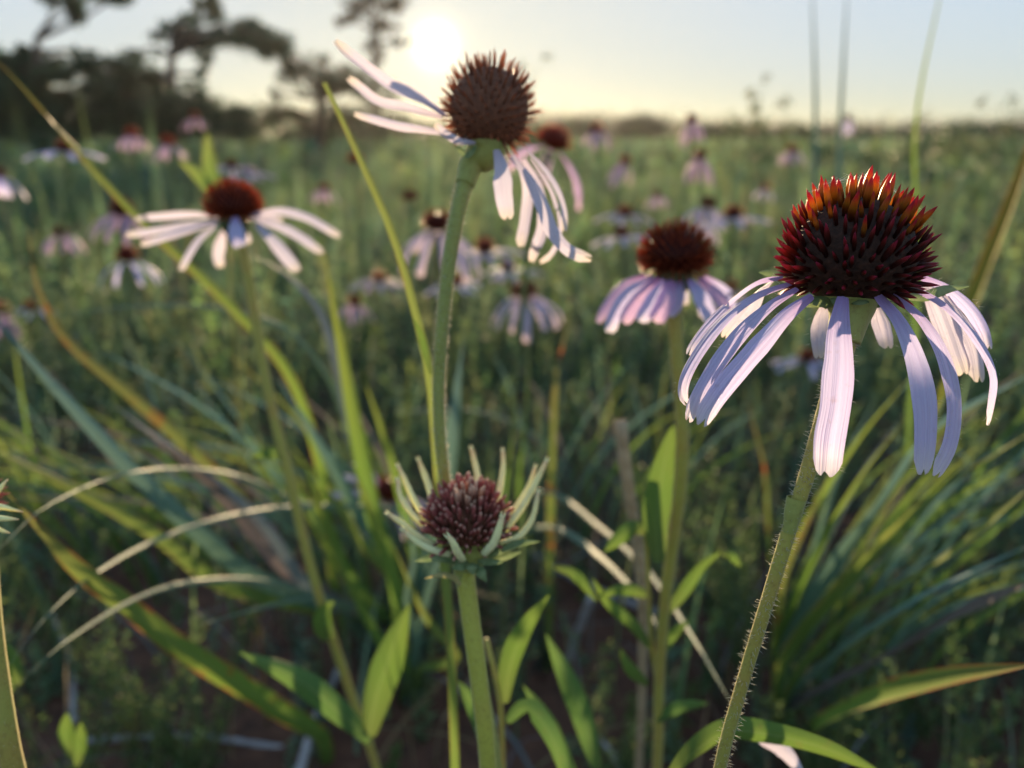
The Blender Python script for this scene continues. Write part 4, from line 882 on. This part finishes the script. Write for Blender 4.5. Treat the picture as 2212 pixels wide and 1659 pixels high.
tuft(880, 1300, .42, 'grass clump of teal, rusty and purple blades leaning over behind the bud', [
 ([(800, 1330, .40), (560, 1250, .36), (430, 1150, .34), (280, 1010, .32), (130, 850, .30), (-30, 668, .29)], 60, 'g_teal'),
 ([(830, 1330, .40), (660, 1250, .36), (560, 1130, .34), (430, 985, .33), (280, 850, .32), (150, 738, .32), (82, 630, .33), (58, 480, .34)], 46, 'g_orange'),
 ([(800, 1330, .42), (620, 1230, .40), (520, 1110, .38), (420, 1010, .37), (290, 915, .36)], 52, 'g_purple'),
 ([(870, 1290, .42), (815, 1130, .40), (775, 950, .39), (740, 760, .38), (700, 545, .37)], 55, 'g_green'),
 ([(860, 1290, .43), (800, 1080, .42), (755, 900, .41), (728, 780, .41), (690, 670, .41), (620, 592, .41), (545, 552, .41)], 40, 'g_blue'),
 ([(880, 1290, .43), (800, 1090, .42), (745, 900, .42), (700, 800, .42), (620, 710, .42), (480, 665, .42), (300, 660, .42), (110, 685, .42)], 21, 'g_pale'),
 ([(880, 1300, .44), (760, 1080, .44), (680, 940, .44), (600, 820, .44)], 43, 'g_teal'),
 ([(840, 1330, .40), (690, 1290, .38), (560, 1120, .38), (400, 990, .37), (250, 880, .37)], 36, 'g_blue'),
 ([(900, 1290, .43), (960, 1080, .42), (985, 880, .42), (1000, 740, .42)], 62, 'g_teal'),
 ([(910, 1290, .46), (880, 1120, .46), (830, 940, .46), (780, 800, .46)], 36, 'g_green'),
 ([(840, 1330, .40), (760, 1250, .39), (700, 1120, .39), (650, 990, .39)], 45, 'g_green'),
 ([(900, 1300, .43), (860, 1250, .43), (790, 1180, .43), (730, 1090, .43), (690, 1040, .43)], 40, 'g_yellow'),
 ([(820, 1330, .42), (500, 1270, .40), (330, 1150, .38), (150, 1050, .37), (-40, 960, .36)], 48, 'g_yellow')])
tuft(1010, 1500, .25, 'single tall green blade leaning past the brown cone with dry cut tip', [
 ([(975, 1400, .23), (955, 1150, .225), (942, 950, .222), (928, 800, .22), (890, 640, .22), (848, 500, .22), (798, 385, .22), (742, 262, .22), (702, 178, .22)], 27, 'g_yellow')], 'grass_plant', soil=False, prof=lambda t: .8+.2*min(1, t*3) if t < .7 else 1-.45*((t-.7)/.3)**2)
tuft(760, 1400, .36, 'long narrow grass blade crossing from the oak side, green with red streaks', [
 ([(720, 1250, .35), (690, 1000, .34), (620, 800, .335), (480, 640, .33), (300, 470, .32), (150, 305, .31), (60, 200, .305), (-30, 108, .30)], 38, 'g_red')], 'grass_plant')
tuft(700, 1640, .34, 'broad lime green grass blade with orange patches lying low over the soil', [
 ([(690, 1590, .30), (600, 1532, .27), (500, 1468, .25), (390, 1400, .24), (270, 1305, .235), (165, 1228, .23), (90, 1150, .23), (10, 1060, .23)], 78, 'g_red')], 'grass_plant')
for i, (pts, w, lb, rx) in enumerate([
 ([(760, 1130, .27), (640, 1082, .25), (520, 1030, .235), (390, 1010, .23), (250, 1026, .22), (100, 1092, .21), (-20, 1205, .20)], 22, 'uppermost of three thin pale blades arching over the lime green blade', (900, 1350)),
 ([(880, 1120, .27), (780, 1095, .25), (620, 1096, .235), (480, 1118, .225), (330, 1168, .22), (200, 1240, .215), (100, 1330, .21), (10, 1450, .21)], 23, 'middle of three thin pale blades arching over, with a rusty spot', (960, 1350)),
 ([(780, 1330, .27), (680, 1288, .25), (560, 1256, .24), (420, 1256, .235), (300, 1288, .23), (150, 1378, .23), (40, 1478, .23)], 24, 'lowest of three thin pale blades arching under the lime green blade', (840, 1450)),
 ([(720, 1300, .30), (640, 1297, .29), (540, 1318, .29), (430, 1350, .29)], 18, 'short thin tan blade arching over bare red soil', (800, 1450))]):
    tuft(rx[0], rx[1], .33, lb, [(pts, w, 'g_pale')], 'grass_plant', 'grass', 'thin arching blades' if i < 3 else None)
for i, (pts, w, lb, rx) in enumerate([
 ([(1120, 1090, .27), (1190, 1062, .25), (1290, 1132, .235), (1400, 1232, .225), (1490, 1362, .215), (1560, 1482, .21), (1600, 1560, .21)], 22, 'thin pale blade bending down from the bud towards the hairy spotted stem', (1060, 1300)),
 ([(1110, 1180, .32), (1190, 1135, .31), (1290, 1195, .30), (1390, 1300, .295), (1450, 1420, .29)], 26, 'pale arching blade lower down behind the bud', (1050, 1330))]):
    tuft(rx[0], rx[1], .36, lb, [(pts, w, 'g_pale')], 'grass_plant')
tuft(1690, 1560, .37, 'grass clump fanning out with teal and yellow green blades under the big lavender petals', [
 ([(1720, 1480, .34), (1850, 1330, .31), (2050, 1205, .29), (2240, 1040, .28)], 87, 'g_yellow'),
 ([(1700, 1440, .35), (1850, 1250, .33), (2020, 1075, .32), (2240, 925, .31)], 89, 'g_yellow'),
 ([(1700, 1400, .36), (1790, 1240, .35), (1900, 1100, .35), (2020, 930, .34), (2240, 800, .33)], 66, 'g_teal'),
 ([(1690, 1400, .36), (1760, 1220, .36), (1850, 1050, .36), (1960, 900, .36)], 58, 'g_green'),
 ([(1690, 1420, .36), (1740, 1280, .36), (1800, 1150, .37), (1880, 1000, .37), (1950, 900, .37)], 49, 'g_blue'),
 ([(1720, 1500, .33), (1830, 1400, .31), (2000, 1290, .30), (2240, 1170, .29)], 75, 'g_teal'),
 ([(1730, 1520, .32), (1900, 1430, .30), (2090, 1320, .29), (2240, 1250, .28)], 78, 'g_purple'),
 ([(1690, 1400, .37), (1700, 1250, .37), (1760, 1100, .37), (1800, 1000, .38)], 49, 'g_orange'),
 ([(1700, 1400, .36), (1830, 1210, .35), (1930, 1060, .35), (2060, 830, .35)], 55, 'g_teal'),
 ([(1680, 1380, .36), (1720, 1180, .37), (1850, 960, .37), (1980, 800, .38)], 37, 'g_green')])
tuft(1740, 1600, .27, 'wide green grass blade with torn red edge reaching out low', [
 ([(1760, 1575, .225), (1900, 1505, .205), (2050, 1462, .195), (2250, 1432, .19)], 92, 'g_red')], 'grass_plant')
tuft(2020, 1150, .42, 'broad amber edged grass blade rising beside the big coneflower', [
 ([(2030, 900, .40), (2090, 700, .38), (2140, 560, .37), (2200, 400, .36), (2260, 200, .36)], 74, 'g_amber')], 'grass_plant')
tuft(1985, 900, .75, 'tallest pale green stalk reaching up through the sky', [([(1985, 560, .70), (1978, 300, .66), (1992, 180, .65), (2025, 20, .64), (2050, -120, .64)], 24, 'g_green')], 'grass_plant')
tuft(1740, 900, 1.0, 'faint tall straight pale stalk on the side away from the tallest green one', [([(1755, 560, 1.0), (1764, 280, 1.0), (1760, 100, 1.0), (1752, -80, 1.0)], 22, 'g_pale')], 'grass_plant', 'grass', 'faint tall stalks')
tuft(1800, 900, 1.0, 'faint tall pale stalk standing between two other stalks in the sky', [([(1808, 560, 1.0), (1816, 300, 1.0), (1824, 120, 1.0), (1834, -80, 1.0)], 22, 'g_pale')], 'grass_plant', 'grass', 'faint tall stalks')
tuft(1660, 1350, .5, 'slim orange dry blade standing behind the big coneflower stem', [([(1665, 1180, .46), (1655, 1020, .45), (1625, 900, .45), (1605, 820, .45)], 26, 'g_orange')], 'grass_plant')
tuft(1210, 1000, .6, 'short rusty dry blade behind the hanging petals', [([(1205, 800, .55), (1222, 720, .55), (1232, 640, .55)], 26, 'g_orange')], 'grass_plant')
tuft(1130, 1250, .42, 'green blades behind the cream rays of the bud', [([(1125, 1080, .40), (1135, 920, .40), (1143, 760, .40)], 28, 'g_green'), ([(1160, 1080, .41), (1175, 900, .41), (1185, 780, .41)], 24, 'g_pale'), ([(1095, 1120, .42), (1105, 980, .42), (1118, 850, .42)], 24, 'g_green')])
tuft(880, 1500, .40, 'deep green grass clump low behind the young bud', [
 ([(870, 1400, .38), (850, 1250, .36), (800, 1100, .36), (760, 1000, .36)], 40, 'g_green'), ([(900, 1400, .38), (930, 1270, .37), (960, 1180, .37), (990, 1090, .37)], 30, 'g_teal'), ([(910, 1450, .37), (985, 1420, .36), (920, 1330, .36), (850, 1180, .36)], 34, 'g_yellow'),
 ([(900, 1420, .38), (880, 1300, .37), (895, 1200, .37), (870, 1090, .37)], 26, 'g_teal'), ([(880, 1450, .37), (820, 1380, .37), (750, 1250, .37), (700, 1150, .37)], 34, 'g_green')])
def fine_blades(x0, x1, y0, y1, n, lean, seed, label, mats, group='fine grass clumps'):
    """a loose clump of slender arching blades; every blade a part"""
    rr = random.Random(seed); cx, cy_ = (x0+x1)/2, (y0+y1)/2; d0 = to_ground(cx, cy_); t = thing('grass_tuft', (*W(cx, cy_, d0).xy, 0), label, 'grass')
    for k in range(n):
        b = W(rr.uniform(x0, x1), rr.uniform(y0, y1), d0); b = Vector((b.x, b.y+rr.uniform(-.05, .05), -.004)); ln = rr.uniform(.22, .42); a = lean+rr.gauss(0, .55)
        hz = Vector((math.sin(a), -math.cos(a)*rr.uniform(.1, .5), 0)); ar = rr.uniform(.35, 1.1); P = []
        for q in (0, .25, .5, .75, 1): P.append(b+Vector((0, 0, ln*(q*.95-.42*ar*q*q)))+hz*(ln*ar*.75*q**1.7))
        mb = MB(); ribbon(mb, P, rr.uniform(.0022, .0048), lambda p: (-FW*.5+Vector((.3, 0, .6))*.5).normalized(), 22, 2, .3, bprof, None, .05, rr.uniform(-.6, .6), 0, seed+k)
        mb.obj('blade', M[rr.choice(mats)], t)
GM = ['g_green', 'g_teal', 'g_pale', 'g_green', 'g_yellow', 'g_purple', 'g_teal', 'g_red']
fine_blades(560, 900, 1230, 1420, 40, -1.0, 900, 'loose clump of fine arching blades leaning away from the young bud', GM)
fine_blades(120, 520, 1180, 1330, 26, -.6, 940, 'fine green and slate grass blades above the bare red soil', GM)
fine_blades(1640, 1900, 1380, 1560, 40, 1.0, 980, 'loose clump of fine blades fanning out below the big lavender petals', GM)
fine_blades(1900, 2250, 1250, 1480, 30, .8, 1020, 'thin overlapping blades over the wide red edged blade', GM)
fine_blades(1150, 1420, 1080, 1300, 24, .1, 1060, 'fine dark grass between the bud and the tan seed stalk', GM)
def leafy(x, y, d, label, leaves, stem=None, name='leafy_weed', cat='weed', mat='leaf', group=None):
    t = thing(name, ground_point(x, y, d), label, cat, group)
    if stem:
        P = [Vector(t.location)+Vector((0, 0, -.01))]+[W(*p) for p in stem]
        mb = MB(); tube(mb, P, [.0016, .0014, .0011, .0008], 40, 7); mb.obj('stem', M['stem'], t)
    lp = lambda q: max(.05, math.sin(math.pi*min(1, .1+q*.9))**.75)
    for i, lf in enumerate(leaves):
        pts, w = lf[:2]; mm = lf[2] if len(lf) > 2 else mat
        blade(t, pts, w, M[mm], .75, i+int(x), root=False, fold=.3, name='leaf', prof=lp, wob=.06)
    return t
leafy(1090, 1640, .27, 'bright lance leaved weed right beside the bud stem', [([(1090, 1520, .24), (1102, 1440, .236), (1130, 1370, .233), (1186, 1286, .23)], 58), ([(1095, 1560, .24), (1140, 1530, .235), (1190, 1590, .23), (1215, 1680, .23)], 50, 'leaf_dark'), ([(1050, 1620, .24), (1035, 1550, .238), (1010, 1500, .236), (990, 1470, .235)], 46, 'leaf_dark')],
      [(1085, 1600, .245), (1078, 1500, .24), (1050, 1380, .24)])
leafy(1260, 1660, .32, 'pair of deep green pointed leaves near the soil', [([(1290, 1660, .29), (1265, 1560, .285), (1225, 1460, .28), (1180, 1370, .28)], 62, 'leaf_dark'), ([(1250, 1700, .29), (1220, 1640, .285), (1180, 1550, .28), (1130, 1480, .28)], 46, 'leaf_dark')])
leafy(1420, 1600, .33, 'weed with small folded leaves below the rusty red flower', [([(1398, 1150, .262), (1370, 1140, .258), (1340, 1160, .256), (1305, 1192, .255)], 44), ([(1410, 1290, .28), (1370, 1275, .275), (1330, 1275, .27), (1290, 1290, .27)], 34), ([(1405, 1400, .28), (1370, 1350, .276), (1320, 1305, .274), (1280, 1250, .272)], 34), ([(1440, 1330, .28), (1480, 1280, .276), (1520, 1225, .272), (1560, 1190, .27)], 36),
      ([(1560, 1195, .27), (1580, 1200, .268), (1600, 1225, .268)], 26), ([(1430, 1420, .285), (1460, 1370, .28), (1490, 1340, .28)], 32), ([(1400, 1480, .29), (1360, 1440, .285), (1340, 1400, .285)], 34), ([(1420, 1560, .29), (1470, 1530, .285), (1530, 1520, .28)], 36, 'leaf_dark'), ([(1200, 1225, .29), (1240, 1240, .288), (1290, 1300, .286)], 28)],
      [(1425, 1520, .29), (1408, 1400, .284), (1400, 1250, .27), (1395, 1140, .262)])
leafy(1560, 1700, .22, 'long arched green leaf curling at the foot of the big coneflower', [([(1440, 1690, .20), (1500, 1625, .195), (1580, 1580, .19), (1680, 1590, .188), (1790, 1620, .188), (1920, 1680, .188)], 62, 'leaf'), ([(1640, 1600, .20), (1690, 1620, .198), (1740, 1680, .197)], 40, 'petal_pale')])
leafy(130, 1700, .36, 'lime green small leaved sprig at the edge of the red soil', [([(150, 1640, .31), (140, 1590, .308), (145, 1540, .306)], 40), ([(160, 1660, .31), (170, 1610, .308), (175, 1560, .306)], 34), ([(20, 1500, .31), (10, 1450, .308), (8, 1400, .306)], 36), ([(40, 1480, .31), (20, 1420, .308), (-10, 1380, .306)], 36)])
leafy(430, 420, .62, 'yellow green forked leafy shoot in front of the oak', [([(470, 440, .6), (450, 400, .6), (425, 370, .6), (385, 345, .6)], 40, 'g_yellow'), ([(470, 440, .6), (460, 390, .6), (450, 340, .6), (448, 285, .6)], 40, 'g_yellow'), ([(480, 450, .6), (500, 430, .6), (520, 425, .6)], 26, 'g_yellow')], [(500, 640, .6), (480, 470, .6)])
# feathery weeds: fine branchlets, each plant a thing of its own
def feathery(x, y, d, hh, label, seed, cols):
    rg = np.random.default_rng(seed); base = W(x, y, d); t = thing('feathery_weed', (base.x, base.y, 0), label, 'weed', 'feathery weeds near the soil')
    rr = random.Random(seed); mb = MB(); st = Stuff()
    for k in range(rr.randint(5, 8)):
        a = rr.uniform(0, 6.28); top = Vector((base.x+math.cos(a)*hh*.45, base.y+math.sin(a)*hh*.35, hh*rr.uniform(.65, 1.1)))
        P = [Vector((base.x, base.y, -.005)), Vector((base.x, base.y, 0)).lerp(top, .5)+Vector((0, 0, hh*.08)), top]
        tube(mb, P, [.0010, .0007, .0003], 12, 5); C = np.array(crom(P, 40)); n = 240
        i = rg.integers(5, 41, n); aa = rg.uniform(0, 6.283, n); el = rg.uniform(.1, 1.1, n)
        Dv = np.stack([np.cos(aa)*np.cos(el), np.sin(aa)*np.cos(el), np.sin(el)], 1)
        off = (rg.random(n)**1.5*.014*np.clip(1.2-i/45, .25, 1))[:, None]
        st.quads(leaves_at(C[i]+Dv*off, Dv+rg.normal(0, .5, (n, 3)), rg.uniform(.003, .007, n), .0016, rg=rg), tints(n, cols, .25, rg))
    mb.obj('stem', M['stem_far'], t); st.obj('foliage', M['field'], t, None)
FE = [(.10, .16, .06), (.12, .19, .07), (.09, .14, .08), (.15, .21, .07)]
for i, (x, y, d, hh, lb) in enumerate([
 (300, 1560, .50, .14, 'feathery weed standing in front of the bare red soil'), (420, 1580, .52, .12, 'feathery weed on bare soil behind the lime green blade'), (60, 1560, .46, .14, 'feathery weed close to the cut off bud'),
 (2150, 1620, .40, .16, 'bright feathery weed under the wide red edged blade'), (1950, 1600, .44, .13, 'feathery weed tucked beneath the wide red edged blade'), (1800, 1560, .50, .12, 'feathery weed at the root of the fanning grass clump'),
 (1640, 1250, .60, .17, 'dim feathery weed behind the hairy spotted stem'), (1560, 1200, .70, .18, 'feathery weed between the rusty flower stem and the spotted stem'), (2080, 1300, .62, .16, 'feathery weed in the shade of the fanning grass clump'),
 (1300, 1560, .50, .10, 'small feathery weed among dry sticks'), (2000, 1420, .55, .14, 'feathery weed behind the wide red edged blade'), (120, 1250, .62, .17, 'dim feathery weed behind the arching pale blades')]):
    feathery(x, y, d, hh, lb, 300+i, FE)
# sticks and dry stalks
def stick(pts, w, mat, label, name='dry_stick', cat='stick', group=None, lump=.1):
    P = [W(*p) for p in pts]; org = min(P, key=lambda p: p.z); mb = MB()
    r = [px(pts[0][2], w)*.5, px(pts[0][2], w)*.42]
    tube(mb, P, r, 20, 7, lump=lump); me = mb.mesh(name, mat, org); o = bpy.data.objects.new(name, me); col.objects.link(o); o.location = org
    return tag(o, label, cat, group)
def sg(x, y, up=0.0): # a spot resting on or near the soil
    return (x, y, to_ground(x, y)*(1-up))
stick([sg(1225, 1430, .0), sg(1250, 1360, .09), sg(1276, 1290, .2)], 17, M['dry_grey'], 'short pale grey stick poking up behind the bud', group=None)
stick([sg(640, 1690, .06), sg(680, 1560, .06), sg(735, 1440, .0)], 24, M['dry_grey'], 'lilac grey dry stick leaning beside the green leaves')
stick([sg(1120, 1180), sg(1280, 1270), sg(1440, 1330)], 14, M['dry_grey'], 'long grey stick lying across the ground behind the bud')
stick([sg(1500, 1430), sg(1545, 1540), sg(1590, 1620)], 16, M['bark_red'], 'thin red brown twig lying by the spotted stem')
stick([sg(180, 1600), sg(400, 1590), sg(640, 1620)], 14, M['dry_grey'], 'pale twig lying flat on the bare red soil')
stick([sg(1250, 1560), sg(1330, 1640), sg(1360, 1750)], 14, M['dry_grey'], 'grey twig lying below the folded leaf weed')
stick([sg(110, 1330), sg(150, 1420), sg(160, 1560)], 12, M['dry_grey'], 'bent grey dead stem behind the lowest arching blade')
stick([sg(1050, 1420), sg(1000, 1500), sg(930, 1590)], 12, M['dry'], 'tan twig on dark soil behind the bud stem')
t = thing('dry_stalk', ground_point(1395, 1500, .36), 'broken tan seed stalk standing beside the bright upright leaf', 'stalk')
mb = MB(); tube(mb, [Vector(t.location), W(1388, 1290, .31), W(1372, 1150, .305), W(1352, 1020, .30), W(1340, 908, .30)], [.0014, .0016, .002, .0024], 40, 8, lump=.12, seed=4); mb.obj('stalk', M['dry'], t)
for k in range(26):
    q = W(1340+k*1.6, 915+k*11, .30); mb = MB(); s = 1 if k % 2 else -1
    tube(mb, [q, q+Vector((s*.0018, -.0006, .0022))], [.0007, .0003], 2, 5); mb.obj('seed', M['dry'], t)
# the cut-off bud at the picture's edge
edge, ES = flower_thing(FS, .17, [(-38, 1130, .17), (-34, 1180, .17), (-25, 1320, .168), (-5, 1480, .167), (30, 1670, .168)], 'bud with pale green pointed rays beside the arching blades, mostly out of view')
put('cone', spiky('cone', M['floret'], .009, .008, 160, .004, 8), edge, W(-105, 1085, .17))
for i, (pts, w) in enumerate([([(-30, 1110, 6), (0, 1095, 8), (25, 1100, 9), (50, 1106, 9)], 16), ([(-30, 1120, 8), (0, 1120, 10), (40, 1122, 11)], 16), ([(-30, 1080, 3), (-5, 1060, 4), (16, 1036, 4)], 18), ([(-30, 1130, 5), (0, 1145, 6), (22, 1152, 6)], 14), ([(-50, 1080, -5), (-60, 1000, -7), (-50, 940, -8)], 18), ([(-80, 1090, 2), (-120, 1050, 2), (-150, 990, 2)], 18)]):
    fn, s = FS; P = [W(*fn(x, y), .17-mm*.001) for x, y, mm in pts]; mb = MB(); r = w*.17/FX*.5; tube(mb, P, [r, r, r*.7, r*.2], 14, 7, True, .5, FW); mb.obj('ray_floret', M['ray'], edge)
mb = MB(); tube(mb, ES, [.0025, .0023, .0022, .0022], 50, 10, lump=.012); es = mb.obj('stem', M['stem'], edge)
h = MB(); hairs_on(h, ES[:6], [.0023]*4, 900, .0006, .00004, 12); h.obj('stem_hairs', M['hair'], es, 'stuff')

# ------------------------------------------------------------------ thin haze added for the glare veil around the sun
mb = MB(); X0, Z0, Z1 = 305, -1.1, 4.6
mb.add([Vector((sx*X0, sy*X0, z)) for z in (Z0, Z1) for sy in (-1, 1) for sx in (-1, 1)], [(0, 2, 3, 1), (4, 5, 7, 6), (0, 1, 5, 4), (2, 6, 7, 3), (0, 4, 6, 2), (1, 3, 7, 5)], [(0, 0)]*8)
m, t = newmat('glare_haze'); pv = N(t, 'ShaderNodeVolumePrincipled'); pv.inputs['Density'].default_value = 0.0004; pv.inputs['Anisotropy'].default_value = 0.68
pv.inputs['Color'].default_value = (.95, .95, .95, 1); o = N(t, 'ShaderNodeOutputMaterial'); t.links.new(pv.outputs[0], o.inputs['Volume'])
hz = mb.obj('haze', m, None, 'stuff', False); tag(hz, 'thin haze added for the sun glare over trees and meadow')
